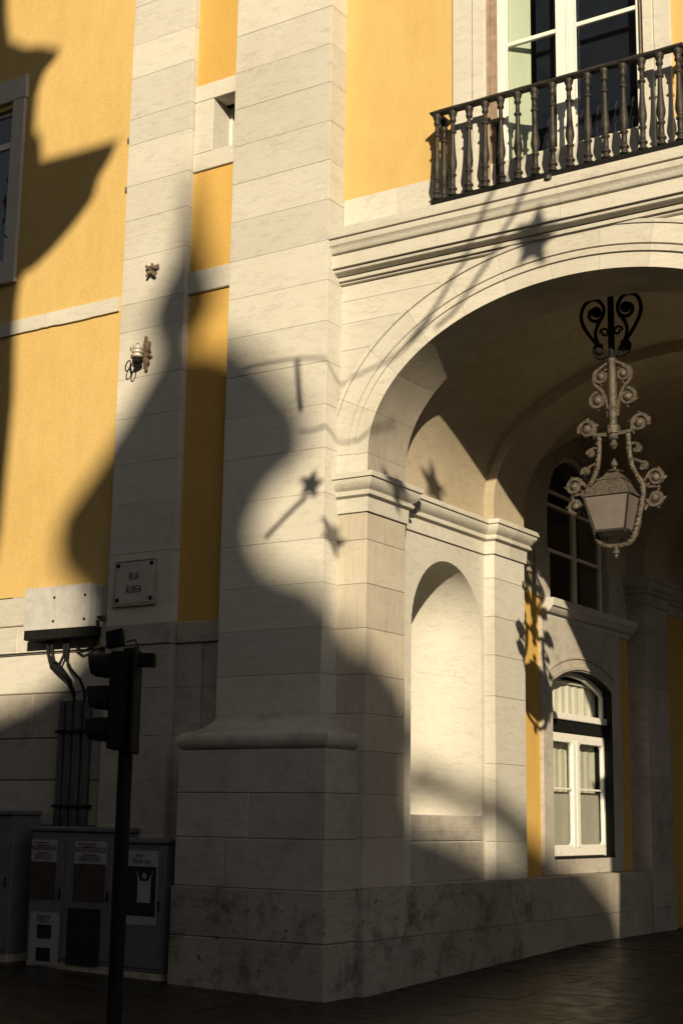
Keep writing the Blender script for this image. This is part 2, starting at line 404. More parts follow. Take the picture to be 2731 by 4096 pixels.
# pedestal
pd = obj('pedestal', MB().box(-1.755, -.012, .012, .7, -.1, 2.27), GROUT, B)
rows = [(-.06, .50, -1.16, .022), (.50, .965, -.86, .02), (.965, 1.43, -1.16, 0), (1.43, 1.856, -.88, 0), (1.856, 2.27, None, 0)]
for z0, z1, xj, o in rows:
    m_ = STONE_B if z1 < 1 else STONE_W
    segs = [(-1.77 - o, 0 + o)] if xj is None else [(-1.77 - o, xj - .003), (xj + .003, 0 + o)]
    for a, b_ in segs: block(a, b_, 0 - o, .70, z0 + .003, z1 - .003, m_, pd, c=.008)
pm = [(-.3, 2.272), (.0, 2.272), (.01, 2.285), (.038, 2.30), (.055, 2.33), (.06, 2.365), (.052, 2.40), (.034, 2.428), (.008, 2.444), (-.04, 2.455), (-.10, 2.478), (-.15, 2.51), (-.19, 2.55), (-.215, 2.59), (-.228, 2.632), (-.35, 2.64)]
smooth_auto(obj('base_moulding', MB().sweep([(-1.73, .6), (-1.73, .03), (-.03, .03), (-.03, .6)], [(-1, 0), (0, -1), (1, 0)], pm), STONE_W, B))

# pier of the arch (front strip and jamb)
pr = obj('arch_pier', MB().box(-.6, .077, .538, 1.272, -.1, 5.0), GROUT, B)
zz = [-.05, .50, .985]
for i in range(2): block(-.3, .098, .524, 1.284, zz[i] + .003, zz[i + 1] - .003, STONE_B, pr)
zz = [.985, 1.45, 1.86, 2.27] + COURSE[1:5] + [4.64, 5.0]
zz = [.985, 1.45, 1.86, 2.27, 2.63, 3.01, 3.46, 3.90, 4.34, 4.66, 4.985]
for i in range(len(zz) - 1): block(-.3, .085, YA, 1.28, zz[i] + .002, zz[i + 1] - .002, STONE_S, pr)
# stone of the arcade's long plinth
pl = part('arcade_plinth', B)
obj('plinth_backing', MB().box(-.5, .07, 1.26, 7.80, -.1, .94), GROUT, pl)
x = 1.29
for y1 in (2.15, 3.52, 3.99): block(-.3, .093, x + .003, y1 - .003, .505, .982, STONE_B, pl); x = y1
block(-.3, .06, 3.42, 3.58, .52, .80, STONE_B, pl, name='broken_stone') if False else None
x = 4.16
for y1 in (5.2, 6.4, 7.78): block(-.3, .093, x + .003, y1 - .003, .505, .982, STONE_G, pl); x = y1
block(-.3, .088, 3.993, 4.157, .505, .74, STONE_B, pl, c=.03)
x = 1.29
for y1 in (1.9, 2.9, 3.9, 5.0, 6.1, 7.2, 7.78): block(-.3, .095, x + .003, y1 - .003, -.05, .50, STONE_B if y1 < 4.5 else STONE_G, pl); x = y1

# impost moulding around pier and inner pilaster
imp = [(-.05, 4.62), (.022, 4.62), (.026, 4.765), (.05, 4.775), (.066, 4.785), (.068, 4.815), (.05, 4.826), (.052, 4.835), (.072, 4.85), (.096, 4.875), (.112, 4.905), (.118, 4.935), (.118, 4.945), (.138, 4.95), (.138, 5.0), (-.05, 5.012)]
ip = part('impost', B)
def impost(path, normals, name='impost_stone', m_=None):
    return smooth_auto(obj(name, MB().sweep(path, normals, imp), m_ or STONE, ip), 28)
impost([(-.253, YA), (.085, YA), (.085, 1.28), (-.043, 1.28), (-.043, 1.6)], [(0, -1), (1, 0), (0, 1), (1, 0)])
impost([(-.043, 1.604), (-.043, 3.268), (.085, 3.268), (.085, 3.6)], [(1, 0), (0, -1), (1, 0)])
impost([(.085, 3.604), (.085, 4.05), (-.2, 4.05)], [(1, 0), (0, 1)])
impost([(-.2, 7.88), (.085, 7.88), (.085, 8.70), (-.043, 8.70), (-.043, 11.4)], [(0, -1), (1, 0), (0, 1), (1, 0)], m_=STONE_W)
impost([(-.043, 11.41), (.085, 11.41), (.085, 12.2), (-.1, 12.2)], [(0, -1), (1, 0), (0, 1)], m_=STONE_W)

impost([(4.77, 1.6), (4.77, 1.28), (4.635, 1.28), (4.635, .54), (5.6, .54)], [(-1, 0), (0, 1), (-1, 0), (0, -1)])
rp_ = part('arch_pier', B)
zz = [.985, 1.45, 1.86, 2.27, 2.63, 3.01, 3.46, 3.90, 4.34, 4.66, 4.985]
for i in range(len(zz) - 1): block(4.63, 5.61, .532, 1.285, zz[i] + .002, zz[i + 1] - .002, STONE, rp_)
for z0, z1 in ((-.05, .50), (.50, .985)): block(4.615, 5.63, .515, 1.29, z0 + .003, z1 - .003, STONE_B, rp_)
# niche wall
XN = -.043; NY0, NY1 = 1.625, 3.195; NC = (NY0 + NY1) / 2; NR = (NY1 - NY0) / 2; NZ0, NZS = 1.68, 3.62
hole = [(NY0, NZ0), (NY1, NZ0)] + [(NC + NR * math.cos(t), NZS + NR * math.sin(t)) for t in [math.pi * i / 32 for i in range(33)]]
nw = obj('niche_wall', MB().poly([(1.27, .97), (3.28, .97), (3.28, 5.004), (1.27, 5.004)], [hole], lambda u, v: (XN, u, v)), STONE, B)
mb = MB(); vs = []; nseg = 24
zr = [NZ0 + (NZS - NZ0) * i / 6 for i in range(7)]
for z in zr:
    for k in range(nseg + 1):
        a = math.pi * k / nseg; vs.append((XN - NR * math.sin(a), NC - NR * math.cos(a), z))
nd = 12
for i in range(1, nd + 1):
    ph = math.pi / 2 * i / nd
    for k in range(nseg + 1):
        a = math.pi * k / nseg; vs.append((XN - NR * math.cos(ph) * math.sin(a), NC - NR * math.cos(ph) * math.cos(a), NZS + NR * math.sin(ph)))
# the half dome is turned so that its rim meets the arched edge
vs = vs[:7 * (nseg + 1)]
for i in range(1, nd + 1):
    th = math.pi / 2 * i / nd
    for k in range(nseg + 1):
        a = math.pi * k / nseg
        y = -math.cos(a) * math.cos(th) ; d = math.sin(a); z = math.sin(th) 
        rr_ = math.cos(th)
        vs.append((XN - NR * rr_ * math.sin(a), NC - NR * rr_ * math.cos(a), NZS + NR * z))
rows_ = 7 + nd
mb.add(vs, [(i * (nseg + 1) + k, i * (nseg + 1) + k + 1, (i + 1) * (nseg + 1) + k + 1, (i + 1) * (nseg + 1) + k) for i in range(rows_ - 1) for k in range(nseg)])
mb.add([(XN - NR * math.sin(math.pi * k / nseg), NC - NR * math.cos(math.pi * k / nseg), NZ0) for k in range(nseg + 1)], [tuple(range(nseg + 1))])
nm = obj('niche', mb, STONE, B, smooth=True)
block(-.2, XN + .006, NY0, NY1, 1.535, 1.676, STONE_W, nw, c=.004)
block(-.2, XN + .014, NY0, NY1, 1.415, 1.53, STONE_W, nw, c=.004)
block(-.2, XN + .014, NY0, NY1, 1.0, 1.395, STONE_W, nw, c=.004)
# inner pilaster
ipl = obj('inner_pilaster', MB().box(-.5, .077, 3.276, 4.042, .9, 5.0), GROUT, B)
zz = [.985, 1.40, 2.25, 3.0, 3.46, 3.90, 4.34, 4.66, 4.985]
for i in range(len(zz) - 1): block(-.4, .085, 3.268, 4.05, zz[i] + .002, zz[i + 1] - .002, STONE, ipl)
ipl2 = obj('inner_pilaster', MB().box(-.5, .077, 7.888, 8.69, -.1, 5.0), GROUT, B)
zz = [-.05, .5, .985, 1.40, 2.25, 3.0, 3.46, 3.90, 4.34, 4.66, 4.985]
for i in range(len(zz) - 1): block(-.4, .085 + (.015 if zz[i] < .9 else 0), 7.88, 8.70, zz[i] + .002, zz[i + 1] - .002, STONE_W, ipl2)
ipl3 = obj('inner_pilaster', MB().box(-.5, .085, 11.41, 12.2, -.1, 5.0), STONE_G, B)

# arch: voussoirs with moulded archivolt, spandrels
def arch_pt(u, off):
    # u in 0..1 along stilt, ellipse, stilt ; returns x, z offset outward
    L0 = AZ - 4.99
    a = math.pi * (1 - u)
    x = AA * math.cos(a); z = AB * math.sin(a)
    nx, nz = math.cos(a) / AA, math.sin(a) / AB; l = math.hypot(nx, nz)
    return AX + x + nx / l * off, AZ + z + nz / l * off
ar = part('arch', B)
aprof = [(0, 1.28), (0, YA), (.15, YA), (.152, YA - .022), (.20, YA - .026), (.204, YA - .012), (.216, YA - .014), (.222, YA - .034), (.40, YA - .036), (.404, YA - .022), (.408, YA - .05), (.44, YA - .056), (.445, 1.28)]
nv = 13
def ring(u0, u1, n, prof, fn):
    mb = MB(); m = len(prof); vs = []
    for i in range(n + 1):
        u = u0 + (u1 - u0) * i / n
        for off, y in prof:
            x, z = fn(u, off); vs.append((x, y, z))
    fs = [(i * m + k, i * m + (k + 1) % m, (i + 1) * m + (k + 1) % m, (i + 1) * m + k) for i in range(n) for k in range(m)]
    fs += [tuple(range(m)), tuple(range(n * m, n * m + m))]
    return mb.add(vs, fs)
# even arc-length steps
us = [i / 400 for i in range(401)]; ln = [0]
for i in range(400):
    a, b_ = arch_pt(us[i], .2), arch_pt(us[i + 1], .2); ln.append(ln[-1] + math.hypot(a[0] - b_[0], a[1] - b_[1]))
def u_at(f):
    t = f * ln[-1]
    for i in range(400):
        if ln[i + 1] >= t: return us[i] + (us[i + 1] - us[i]) * (t - ln[i]) / (ln[i + 1] - ln[i])
    return 1
for i in range(nv):
    g = .0002
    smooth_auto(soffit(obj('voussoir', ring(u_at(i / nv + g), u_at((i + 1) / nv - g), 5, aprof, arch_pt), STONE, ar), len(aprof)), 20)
# stilts
for s_ in (0, 1):
    mb = MB(); x = .085 if s_ == 0 else 4.635; d = -1 if s_ == 0 else 1
    pr_ = [(x + d * off, y) for off, y in aprof]
    vs = [(px, py, z) for z in (4.99, AZ - .003) for px, py in pr_]; m = len(pr_)
    mb.add(vs, [(k, (k + 1) % m, m + (k + 1) % m, m + k) for k in range(m)] + [tuple(range(m)), tuple(range(m, 2 * m))])
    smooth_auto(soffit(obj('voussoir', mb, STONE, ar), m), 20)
sp = part('spandrel', B)
rows = [4.99, 5.44, 5.88, 6.33, 6.62, 6.86, 7.06]
for i in range(len(rows) - 1):
    z0, z1 = rows[i] + .002, rows[i + 1] - .002
    def xo(z):
        if z <= AZ: return .085 - .43
        best = None
        for k in range(0, 201):
            x, zz_ = arch_pt(k / 400, .435)
            if zz_ >= z: return x
        return AX
    zs = [z0 + (z1 - z0) * k / 5 for k in range(6)]
    ptsL = [(-.252, z0)] + [(max(xo(z), -.25), z) for z in zs] + [(-.252, z1)]
    cuts = [None]
    obj('stone_block', MB().prism([(2 * AX - xo(z), z) for z in zs] + [(5.6, z1), (5.6, z0)], lambda u, v, d: (u, d, v), YA, .75), STONE, sp)
    if all(p[0] <= -.249 for p in ptsL): continue
    if ptsL[-2][0] > .75 and i < 5:
        xs_ = ptsL[-2][0] * .45
    obj('stone_block', MB().prism(ptsL, lambda u, v, d: (u, d, v), YA + random.uniform(0, .0015), .75), STONE, sp)
obj('spandrel_backing', MB().box(-.3, 5.6, .60, .62, 7.0, 7.6), GROUT, sp)
# cornice over the arch
cprof = [(0, 7.035), (.035, 7.04), (.04, 7.052), (.025, 7.06), (.07, 7.063), (.075, 7.098), (.052, 7.106), (.098, 7.109), (.125, 7.118), (.150, 7.132), (.158, 7.156), (.135, 7.162), (.188, 7.166), (.188, 7.30), (.162, 7.312), (.205, 7.318), (.218, 7.335), (.222, 7.352), (.232, 7.372), (.252, 7.392), (.258, 7.43), (.258, 7.445), (.225, 7.456), (.272, 7.460), (.276, 7.475), (.276, 7.56), (0, 7.575)]
cn = part('cornice', B)
xs_ = [-.253, .98, 2.3, 3.55, 4.9, 5.6]
for i in range(len(xs_) - 1):
    smooth_auto(obj('cornice_stone', MB().sweep([(xs_[i] + .0015, YA + random.uniform(-.001, .001)), (xs_[i + 1] - .0015, YA + random.uniform(-.001, .001))], [(0, -1)], cprof), STONE, cn), 25)
# stone band below the plaster, plaster wall of the first floor
sb = part('plinth_band', B)
for a, b_ in ((-.25, .40), (.406, 1.6), (1.606, 3.0), (3.006, 4.4), (4.406, 5.6)): block(a, b_, YA + .003, .75, 7.57, 7.985, STONE, sb, c=.003)
WX0, WX1, WZ0, WZ1 = 1.555, 3.035, 7.62, 11.6
obj('upper_plaster_wall', MB().poly([(-.255, 7.98), (5.6, 7.98), (5.6, 13.3), (-.255, 13.3)], [[(1.40, 7.99), (3.10, 7.99), (3.10, 11.7), (1.40, 11.7)]], lambda u, v: (u, YA + .012, v)), YELLOW, B)
# balcony window
bw = part('balcony_window', B)
for x0, x1, y0 in ((1.065, 1.297, .505), (1.30, 1.44, .485), (3.10, 3.20, .485), (3.203, 3.365, .505)):
    obj('stone_jamb', MB().cbox(x0, x1, y0, .8, 7.6, 11.75, .006), STONE, bw)
obj('stone_lintel', MB().cbox(1.0, 3.42, .47, .8, 11.62, 12.0, .006), STONE, bw)
obj('timber_reveal', MB().box(1.44, 1.475, .53, .9, 7.6, 11.7).box(1.475, 1.53, .56, .9, 7.6, 11.7).box(3.06, 3.10, .53, .9, 7.6, 11.7), BROWN, bw)
YG = .60
for nm_, x0, x1 in (('casement', 1.53, 2.27), ('casement', 2.275, 3.06)):
    mb = MB()
    l0 = .105 if x0 < 2 else .10; l1 = .10 if x0 < 2 else .06
    mb.cbox(x0, x0 + l0, YG - .02, YG + .03, 7.6, 11.6, .006).cbox(x1 - l1, x1, YG - .02, YG + .03, 7.6, 11.6, .006)
    mb.cbox(x0 + l0, x1 - l1, YG - .015, YG + .03, 7.6, 8.02, .006)
    for z in (9.25, 10.32, 11.5): mb.cbox(x0 + l0 - .012, x1 - l1 + .012, YG - .012, YG + .03, z - .022, z + .022, .004)
    mb.box(x0 + .035, x0 + .05, YG - .026, YG - .019, 7.7, 11.5)
    cs = obj(nm_, mb, WHITE, bw)
    for z0, z1 in ((8.02, 9.228), (9.272, 10.298)):
        obj('pane', MB().box(x0 + l0 - .005, x1 - l1 + .005, YG + .006, YG + .010, z0, z1), GLASS, bw)
    obj('hinge_strip', MB().cbox(x0 + l0 + .0, x0 + l0 + .02, YG - .03, YG - .018, 7.7, 11.5, .003), WHITE, bw)
obj('inner_shutter', MB().add([(1.63, .64, 7.7), (1.83, .74, 7.7), (1.83, .74, 11.4), (1.63, .64, 11.4)], [(0, 1, 2, 3)]), SHUT, bw)
obj('pane_tint_panel', MB().box(1.86, 3.06, .80, .81, 7.62, 11.6), NAVY, bw)  # panel added behind the glass, its navy standing for reflected sky
obj('room', MB().add([(1.2, .95, 7.3), (3.6, .95, 7.3), (3.6, 4, 7.3), (1.2, 4, 7.3), (1.2, .95, 12), (3.6, .95, 12), (3.6, 4, 12), (1.2, 4, 12)], [(0, 1, 2, 3), (4, 5, 6, 7), (1, 2, 6, 5), (2, 3, 7, 6), (3, 0, 4, 7)]), NAVY, bw, fix=False)
# balcony
bl = part('balcony', B)
YB = .30; BX0, BX1 = .985, 3.52; BZ0, BZ1 = 7.60, 8.57
obj('base_rail', MB().cbox(BX0 - .035, BX1 + .035, YB - .035, .53, BZ0 - .055, BZ0 + .025, .008), IRON_BLK, bl)
rp = [(-.035, 0), (-.045, .012), (-.045, .03), (-.03, .042), (.03, .042), (.045, .03), (.045, .012), (.035, 0)]
vs = []; path = [(BX0, .60), (BX0, YB), (BX1, YB), (BX1, .60)]; nn = [(-1, 0), (0, -1), (1, 0)]
hr = MB()
subp = [(BX0, .60), (BX0, YB)] + [(BX0 + (BX1 - BX0) * i / 24, YB) for i in range(1, 24)] + [(BX1, YB), (BX1, .60)]
subn = [(-1, 0)] + [(0, -1)] * 24 + [(1, 0)]
hr.sweep(subp, subn, [(o, BZ1 - .042 + z) for o, z in rp] + [(-.035, BZ1 - .042)])
hv = []
for p in hr.v: hv.append((p[0] + random.uniform(-.003, .003), p[1] + random.uniform(-.002, .002), p[2] + random.uniform(-.003, .003)))
hr.v = hv
obj('handrail', hr, IRON, bl)
bprof = [(.036, 0), (.036, .012), (.026, .03), (.022, .05), (.033, .06), (.036, .075), (.024, .09), (.021, .12), (.020, .20), (.030, .213), (.030, .228), (.019, .238), (.026, .27), (.033, .31), (.034, .34), (.028, .40), (.022, .48), (.018, .58), (.0165, .655), (.017, .66), (.029, .668), (.029, .684), (.017, .692), (.016, .78), (.025, .79), (.027, .81), (.022, .83), (.029, .85), (.036, .885), (.036, .90)]
bh = BZ1 - .042 - (BZ0 + .03)
bprof = [(r * 1.28, z * bh / .90) for r, z in bprof]
bme = mesh_of('baluster', MB().lathe(bprof, (0, 0, 0), 10), IRON); bme.shade_smooth()
for i in range(15):
    o = link('baluster', bme, bl, (BX0 + .015 + (BX1 - BX0 - .03) * i / 14, YB, BZ0 + .03)); o.rotation_euler.z = i
    o.rotation_euler.x = random.uniform(-.008, .008); o.rotation_euler.y = random.uniform(-.01, .01)
for x in (BX0 + .015, BX1 - .015): link('baluster', bme, bl, (x, YB + .15, BZ0 + .03))
fp = MB().tube([(1.62, .40, 7.63), (1.62, .40, 8.30)], .018, 7).ball((1.62, .40, 8.33), .045, 9, 7)
obj('flag_socket', fp, IRON_BLK, bl)
fp = MB().lathe([(.02, 0), (.045, .015), (.045, .05), (.03, .07)], (2.22, .27, 7.52), 8)
obj('drain_spout', fp, IRON, bl)

# arcade interior: ribs, vaults, walls
def ell(off, n=40, stilt=4.99):
    pts = [(.085 - off, stilt)]
    for i in range(n + 1):
        a = math.pi * (1 - i / n); pts.append((AX + (AA + off) * math.cos(a), AZ + (AB + off) * math.sin(a)))
    pts.append((4.635 + off, stilt)); return pts
rb = part('vault_ribs', B)
for y0, y1, m_ in ((3.268, 4.05, STONE_V), (7.88, 8.70, STONE_V), (11.41, 12.2, STONE_V)):
    p0 = ell(0); p1 = ell(.30); n = len(p0); mb = MB()
    vs = [(x, y0, z) for x, z in p0] + [(x, y1, z) for x, z in p0] + [(x, y0, z) for x, z in p1] + [(x, y1, z) for x, z in p1]
    fs = []
    for i in range(n - 1): fs += [(i, i + 1, n + i + 1, n + i), (i, i + 1, 2 * n + i + 1, 2 * n + i), (n + i, n + i + 1, 3 * n + i + 1, 3 * n + i)]
    smooth_auto(obj('rib', mb.add(vs, fs), m_, rb), 30)
def vault(y0, y1, off, lun=None, ny=2, name='vault', stilt=5.0):
    p = ell(off, 48, stilt); vs = []; fs = []; n = len(p)
    for j in range(ny + 1):
        y = y0 + (y1 - y0) * j / ny
        for i, (x, z) in enumerate(p):
            if lun:
                yc, hw, zs, rise = lun; t = (y - yc) / hw
                if abs(t) < 1: z = max(z, zs + rise * math.sqrt(1 - t * t))
            vs.append((x, y, z))
    fs = [(j * n + i, j * n + i + 1, (j + 1) * n + i + 1, (j + 1) * n + i) for j in range(ny) for i in range(n - 1)]
    return smooth_auto(obj(name, MB().add(vs, fs), STONE_V, B), 50)
vault(1.27, 3.275, .128)
LUN = (6.05, 1.75, 5.22, 1.42)
vault(4.04, 7.89, .285, LUN, 60, stilt=5.215)
vault(8.69, 11.42, .128); vault(12.19, 18, .2)
obj('end_wall', MB().box(-.6, 5.4, 18, 18.2, -.1, 7.2), STONE_V, B)
obj('niche_bay_wall', MB().box(-.3, -.043, 8.69, 11.42, -.1, 4.995).box(-.3, -.12, 12.19, 18, -.1, 5.1), YELLOW2, B)
# unseen right side of the arcade: piers, first bay closed to block sun
obj('right_arcade_wall', MB().box(4.77, 5.6, 1.27, 3.27, -.1, 4.98).box(4.635, 5.6, .54, 1.28, -.1, 4.99).box(4.635, 5.6, 3.268, 4.05, -.1, 4.99).box(4.635, 5.6, 7.88, 8.7, -.1, 4.99).box(4.635, 5.6, 11.4, 12.2, -.1, 4.99).box(4.77, 5.6, 8.7, 18, -.1, 4.98).box(5.3, 5.6, .76, 18.9, 6.9, 13.3).box(5.3, 5.6, .76, 4.0, 4.99, 6.9).box(5.3, 5.6, 7.9, 18.9, 4.99, 6.9), STONE_W, B)
# windowed wall of the second bay
XW = -.2; OY0, OY1 = 5.31, 7.20; OYC = (OY0 + OY1) / 2; OH = (OY1 - OY0) / 2
def seg_head(z0, zs, rise, n=16, e=0.0):
    pts = [(OY0 - e, z0), (OY1 + e, z0)]
    rr_ = (OH * OH + rise * rise) / (2 * rise); zc = zs + rise - rr_; a0 = math.asin(OH / rr_)
    for i in range(n + 1):
        a = a0 - 2 * a0 * i / n; pts.append((OYC + (rr_ + e) * math.sin(a), zc + (rr_ + e) * math.cos(a)))
    return pts
lowh = seg_head(1.19, 3.34, .20)
upz0, upzs = 4.42, 5.48
uph = [(OY0, upz0), (OY1, upz0)] + [(OYC + OH * math.cos(math.pi * i / 24), upzs + OH * math.sin(math.pi * i / 24)) for i in range(25)]
outer = [(4.03, .9), (7.90, .9), (7.90, 5.25)]
for i in range(41):
    y = 7.90 - (7.90 - 4.03) * i / 40; t = (y - LUN[0]) / LUN[1]
    z = 5.25 if abs(t) >= 1 else max(5.25, LUN[2] + .05 + LUN[3] * math.sqrt(1 - t * t))
    outer.append((y, z))
outer.append((4.03, 5.25))
obj('window_bay_wall', MB().poly([(4.03, .9), (7.90, .9), (7.90, 4.41), (4.03, 4.41)], [lowh], lambda u, v: (XW, u, v)), YELLOW2, B)
obj('lunette_wall', MB().poly([(4.03, 4.41), (7.90, 4.41)] + outer[2:], [uph], lambda u, v: (XW, u, v)), STONE_V, B)
ws = part('window_surround', B)
for y0, y1, z0, z1, x in ((5.02, 5.307, .985, 4.14, -.155), (7.203, 7.49, .985, 4.14, -.155), (5.31, 7.20, .985, 1.185, -.165), (4.9, 5.307, 4.375, 5.0, -.165), (7.203, 7.6, 4.375, 5.0, -.165)):
    block(-.45, x, y0, y1, z0, z1, STONE_W, ws, c=.006)
# stone above the low window
hd = seg_head(1.19, 3.34, .20, 20); tp = hd[2:]
obj('stone_block', MB().prism([(7.203, 3.32), (7.203, 4.138), (5.307, 4.138), (5.307, 3.32)] + [(y, z) for y, z in reversed(tp)], lambda u, v, d: (d, u, v), -.158, -.46), STONE_W, ws)
def hood(e0, e1, x0, x1):
    a = seg_head(1.19, 3.34, .20, 20, e0)[2:]; b_ = seg_head(1.19, 3.34, .20, 20, e1)[2:]
    return MB().prism(a + list(reversed(b_)), lambda u, v, d: (d, u, v), x0, x1)
obj('hood_moulding', hood(.02, .06, -.135, -.2), STONE_W, ws)
obj('hood_moulding', hood(.16, .185, -.142, -.2), STONE_W, ws)
lp_ = [(-.02, 4.13), (.04, 4.14), (.05, 4.19), (.09, 4.20), (.13, 4.24), (.145, 4.27), (.165, 4.275), (.17, 4.37), (-.02, 4.385)]
smooth_auto(obj('ledge', MB().sweep([(XW, 5.12), (XW, 7.87)], [(1, 0)], lp_), STONE, ws), 28)
# reveal surfaces
def reveal(loop, x0, x1):
    n = len(loop); return MB().add([(x0, y, z) for y, z in loop] + [(x1, y, z) for y, z in loop], [(i, (i + 1) % n, n + (i + 1) % n, n + i) for i in range(n)])
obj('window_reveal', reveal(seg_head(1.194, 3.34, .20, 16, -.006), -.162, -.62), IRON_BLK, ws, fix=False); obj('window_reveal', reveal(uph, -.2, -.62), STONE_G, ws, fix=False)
# low window joinery
XG = -.335
aw = part('arcade_window', B)
fr_ = MB()
fr_.cbox(XG, XG + .05, OY0, OY0 + .07, 1.19, 2.74, .005).cbox(XG, XG + .05, OY1 - .06, OY1, 1.19, 2.74, .005)
fr_.cbox(XG, XG + .055, OY0 + .07, OY1 - .06, 1.20, 1.335, .006)
fr_.cbox(XG, XG + .055, OY0 + .07, OY1 - .06, 2.62, 2.735, .006)
fr_.cbox(XG, XG + .06, 6.155, 6.255, 1.3, 2.65, .006).cbox(XG + .002, XG + .062, 6.26, 6.36, 1.3, 2.65, .006)
fr_.cbox(XG + .01, XG + .045, OY0 + .05, OY1 - .05, 2.022, 2.046, .003)
fr_.cbox(XG, XG + .10, OY0, OY1, 2.90, 2.985, .008)
obj('sash_frame', fr_, WHITE, aw)
for yc, sy in ((OY0 + .07, 1), (6.155, -1), (6.36, 1), (OY1 - .06, -1)):      # rounded pane corners
    for zc, sz in ((1.335, 1), (2.62, -1)):
        pts = [(0, 0), (.09, 0), (.06, .008), (.03, .025), (.012, .05), (0, .09)]
        obj('corner_fillet', MB().prism([(yc + sy * a, zc + sz * b_) for a, b_ in pts], lambda u, v, d: (d, u, v), XG + .01, XG + .045), WHITE, aw)
obj('transom', MB().cbox(XG - .02, XG + .07, OY0, OY1, 2.74, 2.90, .008), IRON_BLK, aw)
a = seg_head(1.19, 3.34, .20, 20, -.005)[2:]; b_ = [(OYC + (y - OYC) * .955, z - .06) for y, z in a]
obj('fanlight_frame', MB().prism(a + list(reversed(b_)), lambda u, v, d: (d, u, v), XG, XG + .05).cbox(XG, XG + .05, OY1 - .06, OY1 - .004, 2.985, 3.35, .004).cbox(XG, XG + .05, OY0 + .004, OY0 + .06, 2.985, 3.35, .004), WHITE, aw)
for y0, y1, z0, z1 in ((OY0, 6.2, 1.3, 2.66), (6.3, OY1, 1.3, 2.66)):
    obj('pane', MB().box(XG + .02, XG + .024, y0, y1, z0, z1), GLASS, aw)
obj('pane', MB().poly(seg_head(2.95, 3.34, .19, 16), [], lambda u, v: (XG + .02, u, v)), GLASS, aw)
def curtain(y0, y1, z0, z1, x, amp, fq, name):
    n = 120; vs = []
    for j, z in enumerate((z0, (z0 + z1) / 2, z1)):
        for i in range(n + 1):
            y = y0 + (y1 - y0) * i / n
            vs.append((x + amp * math.sin(y * fq + .7 * math.sin(y * 3.1)) + amp * .4 * math.sin(y * fq * 2.3 + j * .3), y, z))
    mb = MB().add(vs, [(j * (n + 1) + i, j * (n + 1) + i + 1, (j + 1) * (n + 1) + i + 1, (j + 1) * (n + 1) + i) for j in range(2) for i in range(n)])
    return obj(name, mb, CURT, aw, smooth=True, fix=False)
curtain(OY0 - .05, OY1 + .05, 1.2, 2.72, XG - .09, .007, 31, 'curtain')
obj('half_blind', MB().box(XG - .05, XG - .045, OY0, OY1, 1.25, 2.0), simple('blind_cloth', (.52, .49, .43), .9, .1, 0, .06, 5), aw)
curtain(OY0 - .05, OY1 + .05, 2.95, 3.44, XG - .07, .007, 27, 'curtain')
obj('curtain_rail', MB().tube([(XG - .04, OY0, 3.40), (XG - .04, OY1, 3.40)], .012, 6), WHITE, aw)
obj('dark_interior', MB().box(-1.6, -.60, 4.6, 7.9, 1.0, 6.7), DARK, aw)
obj('sill', MB().cbox(XG - .05, -.150, OY0 + .003, OY1 - .003, 1.175, 1.192, .003), IRON_BLK, aw)
# upper window joinery
uw = part('lunette_window', B); XU = -.32
JOIN = simple("aged_joinery", (.62, .54, .42), .6, .3, 0, .15, 6)
fr_ = MB()
a = [(OYC + (OH - .004) * math.cos(math.pi * i / 24), upzs + (OH - .004) * math.sin(math.pi * i / 24)) for i in range(25)]
b_ = [(OYC + (OH - .075) * math.cos(math.pi * i / 24), upzs + (OH - .075) * math.sin(math.pi * i / 24)) for i in range(25)]
fr_.prism(a + list(reversed(b_)), lambda u, v, d: (d, u, v), XU, XU + .05)
fr_.cbox(XU, XU + .05, OY0 + .004, OY0 + .075, upz0, upzs, .005).cbox(XU, XU + .05, OY1 - .075, OY1 - .004, upz0, upzs, .005)
fr_.cbox(XU, XU + .055, OYC + .0, OYC + .045, upz0, 5.68, .005).cbox(XU + .001, XU + .056, OYC + .055, OYC + .10, upz0, 5.68, .005)
for z in (5.06, 5.66, 5.84): fr_.cbox(XU, XU + .045, OY0 + .05, OY1 - .05, z - .022, z + .022, .004)
obj('sash_frame', fr_, JOIN, uw)
for y0, y1, z0, z1 in ((OY0, OYC + .02, upz0, 5.05), (OYC + .07, OY1, upz0, 5.05), (OY0, OYC + .02, 5.07, 5.65), (OYC + .07, OY1, 5.07, 5.65)):
    obj('pane', MB().box(XU + .02, XU + .024, y0, y1, z0, z1), GLASS, uw)
obj('pane', MB().poly([(OYC + (OH - .03) * math.cos(math.pi * i / 24), max(5.84, upzs + (OH - .03) * math.sin(math.pi * i / 24))) for i in range(25)], [], lambda u, v: (XU + .02, u, v)), GLASS, uw)
# roof slab and back of the building
obj('roof', MB().box(-14, 5.7, .3, 19, 13.3, 13.7), STONE_G, B)
obj('rear_wall', MB().box(-14, 5.6, 18.9, 19, -.1, 13.3).box(-14, -13.9, .76, 18.9, -.1, 13.3), YELLOW, B)

